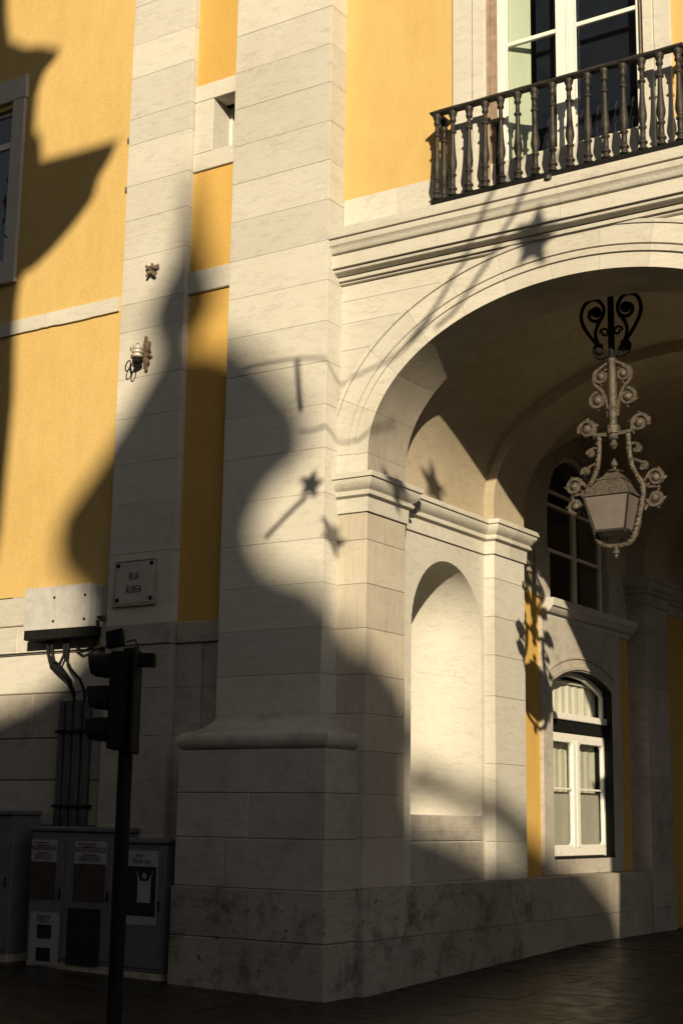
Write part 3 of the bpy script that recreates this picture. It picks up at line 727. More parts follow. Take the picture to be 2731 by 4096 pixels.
# ------------------------------------------------------------------ lantern under the arch
L = thing('hanging_lantern', 'ornate scrolled iron lantern with frosted panes hanging under the arcade vault', 'lantern', (2.30, 1.505, 4.14))
def LP(dx, z, dy=0): return (dx, dy, z - 4.14)
def spiral(cx, cz, r0, r1, a0, turns, n=26, dy=0):
    return [LP(cx + (r0 + (r1 - r0) * i / n) * math.cos(a0 + turns * 2 * math.pi * i / n), cz + (r0 + (r1 - r0) * i / n) * math.sin(a0 + turns * 2 * math.pi * i / n), dy) for i in range(n + 1)]
def smooth_path(pts, k=4):
    P = [Vector(p) for p in pts]; out_ = []
    for i in range(len(P) - 1):
        p0, p1, p2, p3 = P[max(i - 1, 0)], P[i], P[i + 1], P[min(i + 2, len(P) - 1)]
        for j in range(k):
            t = j / k; out_.append(.5 * ((2 * p1) + (p2 - p0) * t + (2 * p0 - 5 * p1 + 4 * p2 - p3) * t * t + (3 * p1 - p0 - 3 * p2 + p3) * t ** 3))
    return out_ + [P[-1]]
hb = MB()
hb.tube([LP(0, 6.08), LP(0, 6.80)], .035, 8)
for s in (-1, 1):
    hb.tube(smooth_path([LP(s * .02, 6.12), LP(s * .12, 6.24), LP(s * .22, 6.37), LP(s * .295, 6.50), LP(s * .315, 6.61), LP(s * .28, 6.71), LP(s * .20, 6.755), LP(s * .12, 6.73), LP(s * .075, 6.65), LP(s * .09, 6.565), LP(s * .16, 6.525), LP(s * .225, 6.565), LP(s * .22, 6.63), LP(s * .17, 6.655)]), .019, 7)
    hb.ball(LP(s * .155, 6.62), .056, 12, 8)
    hb.tube(smooth_path([LP(s * .12, 6.24), LP(s * .16, 6.34), LP(s * .165, 6.42), LP(s * .13, 6.50), LP(s * .085, 6.56)]), .019, 6)
    hb.tube(spiral(s * .07, 6.39, .05, .018, 0 if s > 0 else math.pi, 1.1 * s), .012, 5)
    hb.tube(smooth_path([LP(s * .02, 6.16), LP(s * .09, 6.135), LP(s * .165, 6.16), LP(s * .19, 6.225), LP(s * .15, 6.275), LP(s * .10, 6.26)]), .02, 6); hb.ball(LP(s * .135, 6.215), .05, 10, 7)
smooth_auto(obj('ceiling_bracket', hb, IRON_BLK, L), 60)
stm = MB().lathe([(.05, 0), (.055, .02), (.035, .05), (.040, .10), (.050, .15), (.046, .17), (.062, .20), (.046, .215), (.042, .25), (.044, .28), (.044, .52), (.040, .54), (.038, .66), (.05, .68), (.05, .70), (.03, .72)], LP(0, 5.40), 10)
stm.lathe([(.012, 0), (.03, .02), (.045, .045), (.03, .07), (.022, .09), (.04, .10), (.05, .12), (.055, .15), (.07, .155), (.07, .23), (.05, .24)], LP(0, 5.19), 9)
smooth_auto(obj('stem', stm, LANT, L), 40)
def scroll(cx, cz, r, s, a0, turns, dy=0):
    mb = MB().tube(spiral(cx, cz, r, r * .42, a0, turns * s, 22, dy), [.024] * 16 + [.022, .021, .019, .017, .016, .015, .014], 6)
    mb.ball(LP(cx, cz, dy), r * .54, 10, 7)
    if r > .06:
        for k in range(4):                                    # small leaf spurs on the outside
            a = a0 + s * (k * 1.25 + .5); mb.tube([LP(cx + r * math.cos(a), cz + r * math.sin(a), dy), LP(cx + (r + .026) * math.cos(a + .25 * s), cz + (r + .026) * math.sin(a + .25 * s), dy)], [.016, .004], 5)
    return mb
for s in (-1, 1):
    for cx, cz, r, a0, t in ((.115, 5.94, .075, math.pi * .5, -1.2), (.155, 5.70, .085, math.pi * .5, -1.25), (.27, 5.42, .095, -math.pi * .1, 1.25)):
        a = a0 if s > 0 else math.pi - a0
        smooth_auto(obj('scroll', scroll(s * cx, cz, r, s, a, t), LANT, L), 60)
    smooth_auto(obj('scroll_stem', MB().tube(smooth_path([LP(s * .03, 6.08), LP(s * .09, 6.045), LP(s * .185, 5.985), LP(s * .185, 5.88), LP(s * .11, 5.79), LP(s * .06, 5.66), LP(s * .045, 5.52)]), .02, 6).tube([LP(s * .04, 5.34), LP(s * .15, 5.345), LP(s * .20, 5.36), LP(s * .20, 5.42)], .03, 6), LANT, L), 60)
    # suspension arm running down beside the body
    arm = [LP(s * .15, 5.34), LP(s * .155, 5.20), LP(s * .165, 5.08), LP(s * .19, 4.98), LP(s * .23, 4.90), LP(s * .28, 4.82), LP(s * .29, 4.72), LP(s * .255, 4.55), LP(s * .215, 4.40), LP(s * .17, 4.28), LP(s * .10, 4.238), LP(0, 4.23)]
    smooth_auto(obj('side_arm', MB().tube(smooth_path(arm, 3), .027, 7), LANT, L), 60)
    lf = MB()
    for k in range(34):                                    # cast leaves along the arm
        t = k / 25 * 7.6; i0 = int(t); f_ = t - i0
        a_, b2 = Vector(arm[i0]), Vector(arm[i0 + 1]); q = a_.lerp(b2, f_)
        lf.ball((q.x + random.uniform(-.012, .012), q.y - .022 + random.uniform(-.008, .004), q.z), random.uniform(.010, .018), 6, 4)
    for pts_ in (((.165, 5.08), (.24, 5.05), (.30, 5.02), (.33, 4.985)), ((.155, 5.20), (.20, 5.23), (.26, 5.21)), ((.29, 4.82), (.34, 4.78), (.42, 4.775)), ((.30, 4.84), (.34, 4.90), (.40, 4.945)), ((.30, 4.56), (.33, 4.60), (.40, 4.585)), ((.20, 5.40), (.23, 5.46), (.28, 5.515))):
        lf.tube([LP(s * x_, z_) for x_, z_ in pts_], .015, 5)
    obj('leafwork', lf, LANT, L, kind='stuff')
    for cx, cz, r, a0, t in ((.42, 4.86, .085, math.pi, -1.3), (.41, 4.66, .08, math.pi, 1.3)):
        a = a0 if s > 0 else math.pi - a0
        smooth_auto(obj('scroll', scroll(s * cx, cz, r, s, a, t), LANT, L), 60)
    smooth_auto(obj('scroll', scroll(s * .245, 5.17, .035, s, math.pi, 1.0), LANT, L), 60)
    smooth_auto(obj('scroll', scroll(s * .30, 4.995, .038, s, math.pi * 1.2, 1.0), LANT, L), 60)
def frust(z0, h0, z1, h1): 
    return [(sx * h0, sy * h0, z0 - 4.14) for sx, sy in ((-1, -1), (1, -1), (1, 1), (-1, 1))] + [(sx * h1, sy * h1, z1 - 4.14) for sx, sy in ((-1, -1), (1, -1), (1, 1), (-1, 1))]
FQ = [(0, 1, 5, 4), (1, 2, 6, 5), (2, 3, 7, 6), (3, 0, 4, 7), (4, 5, 6, 7), (3, 2, 1, 0)]
ZT, ZB, HT, HB = 4.695, 4.375, .232, .155
roofm = MB().add(frust(ZT, HT + .012, ZT + .022, HT + .012), FQ).add(frust(ZT + .022, HT - .01, 4.865, .125), FQ).add(frust(4.868, .135, 4.878, .135), FQ).add(frust(4.88, .12, 4.915, .085), FQ).add(frust(4.915, .085, 4.955, .055), FQ)
roofm.lathe([(.085, 0), (.095, .01), (.06, .025), (.02, .035), (.016, .05), (.032, .075), (.034, .095), (.02, .12), (.004, .145)], LP(0, 4.955), 10)
obj('lantern_roof', roofm, LANT, L)
for nx, ny in ((0, -1), (1, 0), (0, 1), (-1, 0)):
    t = (-ny, nx)
    def PQ(h, z, k, d=.004): return (nx * (h - d) + t[0] * k * (h - .012), ny * (h - d) + t[1] * k * (h - .012), z - 4.14)
    obj('pane', MB().add([PQ(HB, ZB, -1), PQ(HB, ZB, 1), PQ(HT, ZT, 1), PQ(HT, ZT, -1)], [(0, 1, 2, 3)]), LAMPG, L, fix=False)
cg = MB()
for sx, sy in ((-1, -1), (1, -1), (1, 1), (-1, 1)):
    cg.tube([(sx * HB, sy * HB, ZB - 4.16), (sx * HT, sy * HT, ZT - 4.14)], .010, 5)
    cg.ball((sx * HB, sy * HB, ZB - 4.175), .014, 6, 5)
cg.add(frust(ZB - .02, HB + .002, ZB + .002, HB + .004), FQ)
obj('cage', cg, IRON, L)
smooth_auto(obj('finial', MB().lathe([(.004, 0), (.02, .02), (.018, .04), (.035, .05), (.03, .075), (.022, .085), (.03, .10), (.03, .12)], LP(0, 4.11), 9), LANT, L), 50)

# ------------------------------------------------------------------ traffic light
T = thing('traffic_light', 'black traffic light on a pole seen in silhouette before the left pilaster', 'traffic light', (.512, -3.395, 0))
obj('pole', MB().lathe([(.10, 0), (.10, .03), (.055, .05), (.052, 2.6), (.05, 2.83), (.02, 2.84)], (0, 0, 0), 14), SIGNAL, T, smooth=False)
ca, sa = CR.x, CR.y; ul = Vector((-CR.x, -CR.y, 0)).normalized(); uf = Vector((-ul.y, ul.x, 0))   # the signal faces along ul
def TP(a, b_, z): v = ul * a + uf * b_; return (v.x, v.y, z)
def tbox(a0, a1, b0, b1, z0, z1, c=.0):
    m_ = MB().cbox(a0, a1, b0, b1, z0, z1, .012); m_.v = [TP(*p) for p in m_.v]; return m_
obj('signal_housing', tbox(.06 - .075, .19 - .07, -.16, .16, 2.10, 2.80), SIGNAL, T)
obj('backplate', tbox(-.068, -.05, -.21, .21, 2.07, 2.83), SIGNAL, T)
obj('mounting_clamp', tbox(-.08, .0, -.07, .07, 2.72, 2.78), SIGNAL, T)
for zc in (2.68, 2.445, 2.215):
    mb = MB(); vs = []; n = 14
    for i in range(n + 1):
        a = math.pi * 1.35 * (i / n) - math.pi * .175
        for d, rr_ in ((.115, .112), (.115 + (.185 if True else .1), .095 + .012 * math.sin(a))):
            vs.append(TP(d - (.05 * (1 - math.sin(a)) * .5 if d > .2 else 0), rr_ * math.cos(a), zc + rr_ * math.sin(a)))
    mb.add(vs, [(i * 2, i * 2 + 1, i * 2 + 3, i * 2 + 2) for i in range(n)])
    o = obj('visor', mb, HOOD, T, fix=False); md = o.modifiers.new('thickness', 'SOLIDIFY'); md.thickness = .006
    ln_ = MB().lathe([(.10, 0), (.085, .012), (.03, .02)], (0, 0, 0), 14); ln_.v = [TP(.116 + p[2], p[0], zc + p[1]) for p in ln_.v]
    obj('lens', ln_, HOOD, T)
obj('control_box', tbox(-.19, -.06, -.05, .06, 2.70, 2.80), SIGNAL, T)
cmb = MB().cbox(-.065, .065, -.06, .06, 0, .12, .01)
cmb.v = [TP(.105 + p[0] * math.cos(.3) - p[2] * math.sin(-.1), p[1], 2.845 + p[2] * 1.0 - p[0] * .25) for p in cmb.v]
obj('detector', cmb, SIGNAL, T)
obj('cable', MB().tube([TP(.03, 0, 2.88), TP(-.03, 0, 2.90), TP(-.05, 0, 2.87), TP(-.06, 0, 2.82)], .007, 5), RUBBER, T)

# ------------------------------------------------------------------ street plaque
def text(name, s, size, loc, rot, material, parent, ext=.002, align='CENTER', sx=1.0):
    cu = bpy.data.curves.new(name, 'FONT'); cu.body = s; cu.size = size; cu.extrude = ext; cu.align_x = align; cu.align_y = 'CENTER'
    o = bpy.data.objects.new(name, cu); COL.objects.link(o)
    dg = bpy.context.evaluated_depsgraph_get(); me = bpy.data.meshes.new_from_object(o.evaluated_get(dg)); bpy.data.objects.remove(o)
    me.materials.append(material)
    o = bpy.data.objects.new(name, me); COL.objects.link(o); o.location = loc; o.rotation_euler = rot; o.scale = (sx, 1, 1); o.parent = parent
    return o
P = thing('street_name_plaque', 'pale stone street name plaque with dark studs at its corners on the left pilaster', 'street sign', (-2.77, .385, 4.10))
obj('slab', MB().cbox(-.275, .275, -.012, .016, -.235, .225, .008), PLAQ, P)
fr_ = MB()
for c_ in ((-.30, .30, -.016, .014, .228, .243), (-.30, .30, -.022, .014, -.262, -.238), (-.295, -.279, -.016, .014, -.238, .228), (.279, .295, -.016, .014, -.238, .228)): fr_.cbox(*c_, .003)
obj('border', fr_, STONE_G, P)
for sx in (-1, 1):
    for sz in (-1, 1):
        m_ = MB().lathe([(.024, 0), (.022, .01), (.01, .02)], (0, 0, 0), 10); m_.v = [(sx * .235 + p[0], -.012 - p[2], sz * .19 + p[1]) for p in m_.v]
        obj('stud', m_, IRON_BLK, P)
text('lettering', 'RUA', .115, (-.01, -.0125, .06), (R(90), 0, 0), IRON_BLK, P, .002, sx=.62)
text('lettering', '\u00c1UREA', .115, (-.01, -.0125, -.085), (R(90), 0, 0), IRON_BLK, P, .002, sx=.62)

# ------------------------------------------------------------------ junction box and cables
J = thing('junction_box', 'white painted metal box with screws fixed on the wall below the ochre plaster', 'utility box', (-4.0, .5, 3.9))
obj('box_body', MB().cbox(-.31, .66, -.20, -.01, -.255, .215, .006), BOXW, J)
for x0, x1 in ((-.315, .188), (.191, .665)): obj('cover_plate', MB().cbox(x0, x1, -.208, -.198, -.26, .22, .003), BOXW, J)
for x in (.14, .60):
    for z in (-.175, .09):
        m_ = MB().lathe([(.018, 0), (.012, .008)], (0, 0, 0), 8); m_.v = [(x + p[0], -.208 - p[2], z + p[1]) for p in m_.v]; obj('screw', m_, IRON_BLK, J)
J2 = thing('side_conduit_box', 'grey shaded box between the white junction box and the pilaster', 'utility box', (-3.36, .5, 3.9))
obj('box_body', MB().cbox(.03, .18, -.10, -.01, -.14, .20, .006), BOXG, J2)
J3 = thing('cable_tray', 'dark metal tray under the white junction box', 'cable tray', (-4.0, .5, 3.62))
obj('tray', MB().cbox(-.28, .78, -.23, -.01, -.09, .018, .006), IRON_BLK, J3)
K = thing('cable_bundle', 'black cables looping down from the tray into the wall pipes', 'cables', (-3.9, .45, 3.5))
def KP(x, z, y=.40): return (x + 3.9, y - .45, z - 3.5)
for pts in ([(-4.03, 3.56), (-4.02, 3.40), (-3.98, 3.28), (-3.85, 3.18), (-3.70, 3.08), (-3.60, 2.92), (-3.56, 2.80)], [(-3.97, 3.56), (-3.96, 3.42), (-3.92, 3.3), (-3.80, 3.22), (-3.66, 3.08), (-3.58, 2.9)], [(-3.78, 3.56), (-3.77, 3.36), (-3.83, 3.26), (-3.93, 3.28), (-3.99, 3.36)], [(-3.72, 3.56), (-3.73, 3.3), (-3.66, 3.2), (-3.52, 3.08), (-3.44, 2.95), (-3.42, 2.8)], [(-3.30, 3.72), (-3.28, 3.55), (-3.36, 3.42), (-3.50, 3.38), (-3.60, 3.44)]):
    obj('cable', MB().tube([KP(x, z) for x, z in pts], .017, 6), RUBBER, K, smooth=True)
for i, (x, r_) in enumerate(((-3.77, .045), (-3.655, .05), (-3.53, .055), (-3.40, .05))):
    pp = thing('wall_pipe', ['slim dark pipe, leftmost of the four running down the wall', 'dark pipe second from the left of the four on the wall', 'thick dark pipe third from the left of the four on the wall', 'dark pipe closest to the left pilaster, running down the wall'][i], 'pipe', (x, .43, 0), 'pipes down the stone wall')
    obj('pipe', MB().lathe([(r_, .05), (r_, 2.85)], (0, 0, 0), 10), PIPE, pp, smooth=True)
    cl = MB()
    for z in (.9, 1.7, 2.5): cl.box(-r_ - .012, r_ + .012, -r_ - .006, .06, z, z + .03)
    obj('clamp', cl, IRON_BLK, pp)
wl = thing('wall_cable', 'thin black cable running along the groove of the stone wall', 'cable', (-6, .47, 3.41))
obj('cable', MB().tube([(-4, 0, .0), (0, 0, .0), (.9, -.005, -.005), (1.6, .0, .0), (2.75, .0, 0)], .010, 5), RUBBER, wl)
vp_ = thing('paint_stripe_pipe', 'thin white pipe beside the left edge of the flat pilaster', 'pipe', (-3.186, .47, 0))
obj('pipe', MB().lathe([(.011, 4.1), (.011, 7.25)], (0, 0, 0), 6).lathe([(.009, 7.5), (.009, 9.2)], (0, 0, 0), 6), WHITE, vp_)

# wall rosettes on the left pilaster
def lumps(mb, n, rx, rz, d, r0, r1):
    for i in range(n):
        a = random.uniform(0, 6.28); q = math.sqrt(random.random())
        mb.ball((rx * q * math.cos(a), -random.uniform(.0, d), rz * q * math.sin(a)), random.uniform(r0, r1), 7, 5)
    return mb
W1 = thing('wall_rosette', 'small rusted iron rosette high on the left pilaster', 'wall bracket', (-2.70, .40, 7.64))
rm = lumps(MB(), 7, .05, .05, .05, .018, .03)
for t, l in ((.4, .10), (1.5, .07), (2.5, .10), (3.9, .09), (5.3, .085)):
    rm.tube([(0, -.02, 0), (l * .55 * math.cos(t), -.06, l * .55 * math.sin(t)), (l * math.cos(t), -.04, l * math.sin(t))], [.02, .024, .012], 6); rm.ball((l * .95 * math.cos(t), -.045, l * .95 * math.sin(t)), .02, 6, 4)
obj('rosette', rm, RUST, W1)
W2 = thing('insulator_bracket', 'rusty wall bracket with ribbed insulator and wire loops on the left pilaster', 'wall bracket', (-2.75, .40, 6.66))
rm = lumps(MB(), 20, .075, .13, .05, .014, .026)
for t, l in ((1.6, .21), (1.25, .15), (-1.5, .19)): rm.tube([(0, -.02, 0), (l * .5 * math.cos(t) + .012, -.045, l * .5 * math.sin(t)), (l * math.cos(t), -.02, l * math.sin(t))], [.026, .03, .018], 6)
for k in range(26):
    t = random.uniform(0, 6.28); l = random.uniform(.03, .12); rm.ball((l * math.cos(t), -random.uniform(.005, .05), l * 1.25 * math.sin(t)), random.uniform(.010, .020), 6, 4)
rm.tube([(.0, -.02, .0), (-.06, -.09, .05), (-.05, -.11, .12)], .012, 5)
rm.tube([(-.09, -.1, .03), (-.15, -.11, .05), (-.16, -.1, .09)], .009, 5)
obj('backplate', rm, RUST, W2)
ins = MB().lathe([(.05, 0), (.062, .01), (.062, .035), (.05, .045), (.064, .055), (.064, .08), (.05, .09), (.06, .10), (.06, .125), (.045, .14), (.02, .15)], (-.05, -.11, -.05), 12)
obj('insulator', ins, CERAM, W2)
obj('cap', MB().lathe([(.05, 0), (.056, .02), (.05, .05)], (-.05, -.11, -.11), 10), IRON_BLK, W2)
for c_ in ((-.17, -.13, .035, .06), (-.10, -.16, .03, .065)):
    obj('wire_loop', MB().tube([(c_[0] + c_[2] * math.cos(t) + .25 * (c_[3] * math.sin(t)), -.12, c_[1] + c_[3] * math.sin(t)) for t in [i * 6.283 / 16 for i in range(17)]], .008, 5), IRON_BLK, W2)
for i, (x, z) in enumerate(((-3.19, 10.75), (-3.24, 9.4), (-3.24, 8.78))):
    pg = thing('iron_peg', ['small iron peg at the top of the plaster edge, highest of three', 'small iron peg in the plaster edge, middle of three', 'small iron peg in the plaster edge, lowest of three'][i], 'wall peg', (x, .47, z), 'iron pegs along the plaster edge')
    obj('peg', MB().lathe([(.012, -.02), (.02, 0), (.012, .03)], (0, 0, 0), 7).tube([(0, 0, .0), (-.03, .03, -.01)], .01, 5), RUST, pg)
sg = thing('projecting_sign', 'dark tip of a pointed sign reaching in at the left edge of the frame', 'sign', (-5.1, .42, 4.42))
obj('sign_arm', MB().prism([(-.5, -.10), (.02, -.02), (.09, .03), (.02, .04), (-.5, .06)], lambda u, v, d: (u, d, v), -.1, .05), IRON_BLK, sg)

# ------------------------------------------------------------------ street cabinets with posters
def cabinet(name, label, x0, x1, y0, y1, z1, door_cut=None):
    C = thing(name, label, 'utility cabinet', ((x0 + x1) / 2, (y0 + y1) / 2, gz(x0, y0)), 'street cabinets along the wall')
    hx, hy = (x1 - x0) / 2, (y1 - y0) / 2
    obj('cabinet_body', MB().cbox(-hx, hx, -hy, hy, .06, z1, .01), CAB, C)
    obj('lid', MB().cbox(-hx - .025, hx + .025, -hy - .03, hy, z1, z1 + .05, .01), CAB, C)
    obj('plinth', MB().box(-hx + .01, hx - .01, -hy + .01, hy, -.05, .06), GROUT, C)
    ds = [(-hx + .02, hx - .02)] if not door_cut else [(-hx + .02, door_cut - (x0 + x1) / 2 - .006), (door_cut - (x0 + x1) / 2 + .006, hx - .02)]
    for a, b_ in ds:
        d = obj('door', MB().cbox(a, b_, -hy - .014, -hy - .002, .10, z1 - .06, .004), CAB, C)
        obj('handle', MB().cbox(b_ - .05, b_ - .03, -hy - .03, -hy - .014, z1 * .5, z1 * .5 + .10, .004), IRON_BLK, d)
    return C, -hy - .016
C1, f1 = cabinet('street_cabinet', 'tall grey street cabinet cut by the left edge of the frame', -5.10, -4.04, .05, .45, 1.50)
C2, f2 = cabinet('street_cabinet', 'wide two door grey cabinet covered in dark posters left of the signal pole', -3.76, -2.59, .05, .42, 1.37, -3.26)
C3, f3 = cabinet('street_cabinet', 'narrow grey cabinet with one poster right of the signal pole', -2.44, -1.92, .05, .40, 1.30)
def poster(name, label, parent_at, x0, x1, y, z0, z1, material):
    p = thing(name, label, 'poster', ((x0 + x1) / 2, y, z0)); hx = (x1 - x0) / 2
    obj('sheet', MB().box(-hx, hx, -.0015, .0015, 0, z1 - z0), material, p); return p, hx, z1 - z0
yb = .05 - .0185
def headline(p, hx, h):
    def bar(x0, x1, z0, z1, m_, k=1): obj('print_band', MB().box(x0, x1, -.003 - .0005 * k, -.0017, z0, z1), m_, p)
    bar(-hx, hx, 0, h - .225, PRINT_DK)
    for z, a, b_ in ((h - .022, -.8, .35), (h - .048, -.5, .2), (h - .13, -.45, .35)): bar(a * hx, b_ * hx, z - .014, z, PRINT_RED)
    text('lettering', 'INDEPEND\u00caNCIA', .076, (0, -.003, h - .088), (R(90), 0, 0), PRINT_BLK, p, .0006, sx=hx * 2 / .60)
    text('lettering', 'LIBERTA\u00c7\u00c3O', .076, (-.01, -.003, h - .178), (R(90), 0, 0), PRINT_BLK, p, .0006, sx=hx * 2 / .66)
p, hx, h = poster('poster', 'dark poster headed with bold capitals, on the left door of the wide cabinet', C2, -3.735, -3.37, yb, .76, 1.365, PAPER); headline(p, hx, h)
p, hx, h = poster('poster', 'dark headline poster on the right cabinet door next to the signal pole', C2, -3.12, -2.685, yb, .76, 1.36, PAPER); headline(p, hx, h)
p, hx, h = poster('notice_sheet', 'pale notice with P857 and two dark squares low on the left cabinet door', C2, -3.70, -3.29, yb, .10, .63, PAPER)
text('lettering', 'P857', .10, (-.02, -.003, h - .075), (R(90), 0, 0), PRINT_BLK, p, .0006, sx=.95)
obj('print_square', MB().box(-.10, .10, -.003, -.0017, h - .265, h - .125), PRINT_BLK, p); obj('print_square', MB().box(-.10, .10, -.003, -.0017, h - .49, h - .355), PRINT_BLK, p)
p, hx, h = poster('dark_panel', 'black panel low on the right door of the wide cabinet', C2, -3.18, -2.73, yb, .13, .69, PRINT_BLK)
p, hx, h = poster('poster', 'poster with a white figure on black under a pale heading on the narrow cabinet', C3, -2.40, -2.00, yb, .565, 1.285, PAPER)
obj('print_field', MB().box(-hx + .012, hx - .02, -.003, -.0017, .085, h - .155), PRINT_BLK, p)
text('lettering', 'Thank you', .075, (-.02, -.003, h - .105), (R(90), 0, 0), PRINT_BLK, p, .0006, sx=.8)
text('lettering', 'obrigado', .035, (-.05, -.003, h - .05), (R(90), 0, 0), PRINT_BLK, p, .0006, sx=.8)
obj('print_shape', MB().prism([(-.085, .215), (.085, .215), (.085, .40), (.09, .47), (.115, .53), (.05, .425), (-.05, .425), (-.115, .53), (-.09, .47), (-.085, .40)], lambda u, v, d: (u + .03, d, v), -.0045, -.0032), PAPER, p)
ph = MB().lathe([(.03, 0), (.03, .001)], (0, 0, 0), 14); ph.v = [(a + .03, -.0034 - c_, b_ + .475) for a, b_, c_ in ph.v]
obj('print_shape', ph, PAPER, p)

# ------------------------------------------------------------------ unseen casters behind the camera, outlines cut to the shadows they throw
def plane_x(pts, y): return pts
SILA = [(5.857, 19.481), (5.927, 18.832), (5.991, 18.257), (6.063, 17.961), (6.369, 17.768), (6.636, 17.713), (6.956, 17.571), (6.899, 17.459), (6.703, 17.327), (6.604, 17.06), (6.596, 16.595), (6.71, 16.45), (6.763, 16.137), (7.367, 16.113), (8.002, 16.103), (7.899, 15.897), (7.709, 15.667), (7.648, 15.433), (7.362, 15.167), (7.015, 14.899), (6.677, 14.812), (6.528, 14.675), (6.481, 14.35), (6.488, 13.908), (6.523, 13.141), (6.488, 12.345), (6.455, 11.562), (6.345, 10.847), (6.121, 9.54)]  # outline cut to the edge of the shadow on the left wall
SILB = [(20.319, 17.939), (21.262, 18.228), (22.101, 18.367), (22.501, 18.478), (22.792, 18.609), (23.075, 18.791), (23.305, 19.011), (23.316, 19.242), (23.367, 19.447), (23.3, 19.671), (23.132, 19.84), (22.921, 20.02), (22.814, 20.205), (22.811, 20.432), (22.911, 20.624), (23.099, 20.806), (23.315, 21.034), (23.528, 21.276), (23.74, 21.51), (23.887, 21.717), (24.065, 21.943), (24.246, 22.217), (24.134, 22.438), (24.049, 22.606), (24.125, 22.85), (24.318, 23.148), (24.416, 23.335), (24.479, 23.58), (24.513, 23.938), (24.536, 24.247), (24.567, 24.397), (24.648, 24.273), (24.734, 23.992), (24.853, 23.502), (24.978, 23.12), (25.032, 22.958), (24.922, 22.729), (24.749, 22.534), (24.668, 22.423), (24.772, 22.266), (25.062, 22.208), (25.271, 22.124), (25.555, 21.923), (25.788, 21.705), (25.989, 21.496), (26.214, 21.231), (26.273, 21.03), (26.267, 20.825), (26.118, 20.756), (25.93, 20.659), (25.753, 20.471), (25.639, 20.23), (25.629, 20.003), (25.719, 19.79), (25.888, 19.611), (26.123, 19.504), (26.373, 19.425), (26.532, 19.266), (26.749, 19.136), (27.016, 18.899), (27.248, 18.921), (27.53, 18.814), (27.634, 18.755), (27.669, 18.511), (27.695, 17.674), (28.066, 17.802), (28.487, 17.909), (28.841, 17.97), (29.325, 18.192), (29.754, 18.614), (30.002, 18.871), (30.316, 18.878), (30.736, 18.901), (31.174, 18.841), (31.476, 18.781)]
hz_ = Vector((SUN.x, SUN.y, 0)).normalized()
OB = thing('added_house', 'unseen house added behind the camera, cut to throw the left shadow and block sky', 'building', (0, -15.0, 0))
xl = -22
pts = [(x, z) for x, z in SILA]
poly = [(xl, pts[0][1])] + pts + [(pts[-1][0], -.1), (xl, -.1)]
obj('shadow_outline_wall', MB().prism(poly, lambda u, v, d: (u, 0 + d * hz_.y, v), 0.0, .5), FACING, OB)
obj('sky_block_body', MB().box(xl, pts[0][0] - .6, -14.5, -.55, -.1, 27), FACING, OB)  # body added and raised to block sky light from the facade
wm = MB()
for i in range(5):
    for k in range(4): wm.box(xl + 2 + i * 4.2, xl + 3.3 + i * 4.2, -.0, .04, 1.2 + k * 3.6, 3.5 + k * 3.6)
obj('window', wm, DARK, OB)
ARM = [(27.611, 18.474), (27.879, 18.927), (28.093, 18.911), (28.338, 18.882), (28.575, 18.822), (28.8, 18.734), (29.173, 18.755), (29.62, 18.8), (30.047, 18.907), (29.998, 18.701), (29.574, 18.502), (29.169, 18.455), (28.814, 18.422), (28.574, 18.536), (28.338, 18.585), (28.094, 18.596), (27.881, 18.589), (27.601, 18.074)]  # rod outline added to throw the soft dark band across the niche
MO = thing('monumental_gate', 'monumental stone gate crowned by a statue group across the square', 'monument', (0, -36, 0))
pts = [(x, z) for x, z in SILB]
base_z = min(z for x, z in pts) - 0.2
poly = pts + [(pts[-1][0] + .6, pts[-1][1] - .9), (75, pts[-1][1] - 1.0), (75, base_z - 1.5), (pts[0][0], base_z - 1.5)]
obj('statue_group', MB().prism(poly, lambda u, v, d: (u + d * hz_.x, d * hz_.y, v), 0.0, .45), STONE_G, MO)
obj('shadow_band_rod', MB().prism(ARM, lambda u, v, d: (u + d * hz_.x, d * hz_.y, v), .0, .3), STONE_G, MO)
obj('gate_body', MB().box(pts[0][0] + .2, 75, -7, -.5, -.1, base_z - .2), STONE_G, MO)
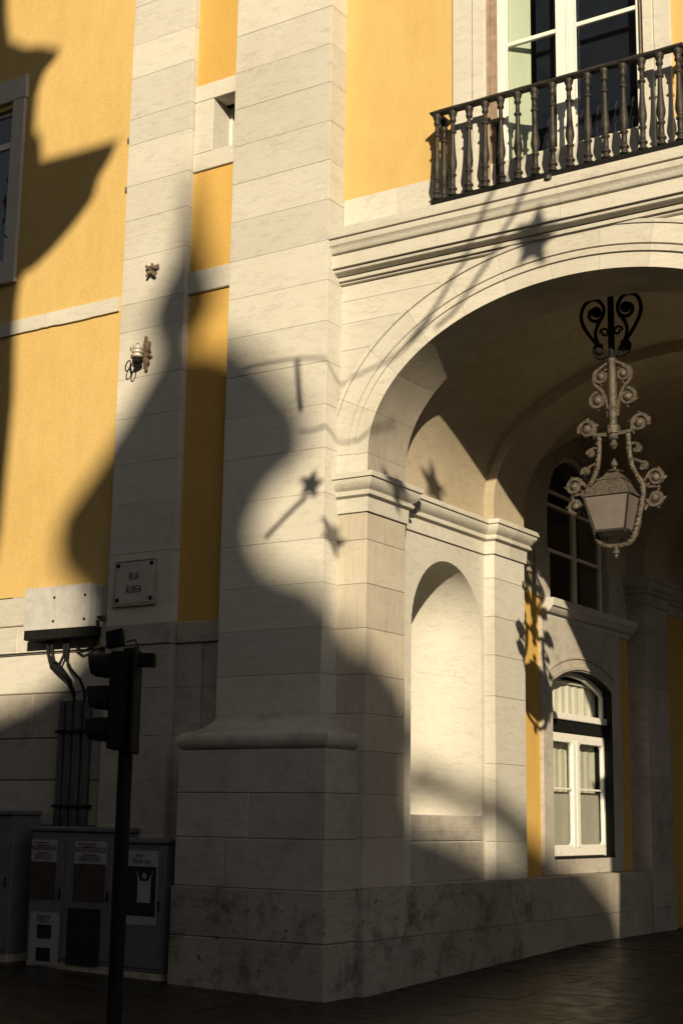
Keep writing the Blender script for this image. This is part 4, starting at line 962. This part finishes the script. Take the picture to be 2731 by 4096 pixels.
# star garland strung across the street
WIRES = [[(7.102, 10.787), (6.846, 10.481), (6.634, 10.232), (6.468, 9.99), (6.254, 9.742), (6.037, 9.483), (5.867, 9.308), (5.671, 9.189)], [(6.712, 10.884), (6.426, 10.506), (6.247, 10.232), (6.063, 9.916), (5.843, 9.619), (5.646, 9.356), (5.473, 9.187), (5.323, 9.031)], [(3.323, 8.941), (3.552, 8.944), (3.777, 8.933), (4.053, 8.913), (4.352, 8.857), (4.523, 8.766), (4.864, 8.839), (5.197, 8.951), (5.473, 9.142), (5.622, 9.275)], [(3.998, 8.912), (4.039, 8.612), (4.083, 8.359)], [(4.072, 8.144), (4.26, 8.134), (4.419, 8.168), (4.603, 8.127), (4.821, 8.171), (5.048, 8.354), (5.268, 8.573)], [(4.153, 7.453), (3.931, 7.295), (3.676, 7.087)]]
STARS = [(6.731, 9.802, 0.239, 0.1), (4.203, 7.569, 0.154, 0.25), (4.486, 7.123, 0.177, 0.35), (5.924, 8.653, 0.224, -0.2), (5.272, 7.924, 0.209, 0.3)]
G = thing('star_garland', 'festive star garland of thin cables strung high across the street', 'garland', (0, -6.0, 0))
for k in WIRES:
    obj('cable', MB().tube(smooth_path([(x, 0, z) for x, z in k], 3), .024 if len(k) == 3 else (.020 if len(k) == 8 else .013), 6), RUBBER, G)
SL = ['star decoration hung highest on the garland, its shadow on the cornice', 'star decoration with a trailing stick, its shadow on the corner pilaster', 'lowest star decoration on the garland, its shadow beside the impost', 'star decoration whose shadow falls on the wall above the niche', 'star decoration whose shadow falls across the impost corner']
for i, (x, z, r_, rot) in enumerate(STARS):
    S = thing('star_decoration', SL[i], 'star decoration', (x, -6.0, z), 'stars hung on the garland')
    pts = [((r_ if k % 2 == 0 else r_ * .45) * math.sin(rot + k * math.pi / 5), (r_ if k % 2 == 0 else r_ * .45) * math.cos(rot + k * math.pi / 5)) for k in range(10)]
    obj('star', MB().prism(pts, lambda u, v, d: (u * 1.0, d, v), -.02, .02), WHITE, S)
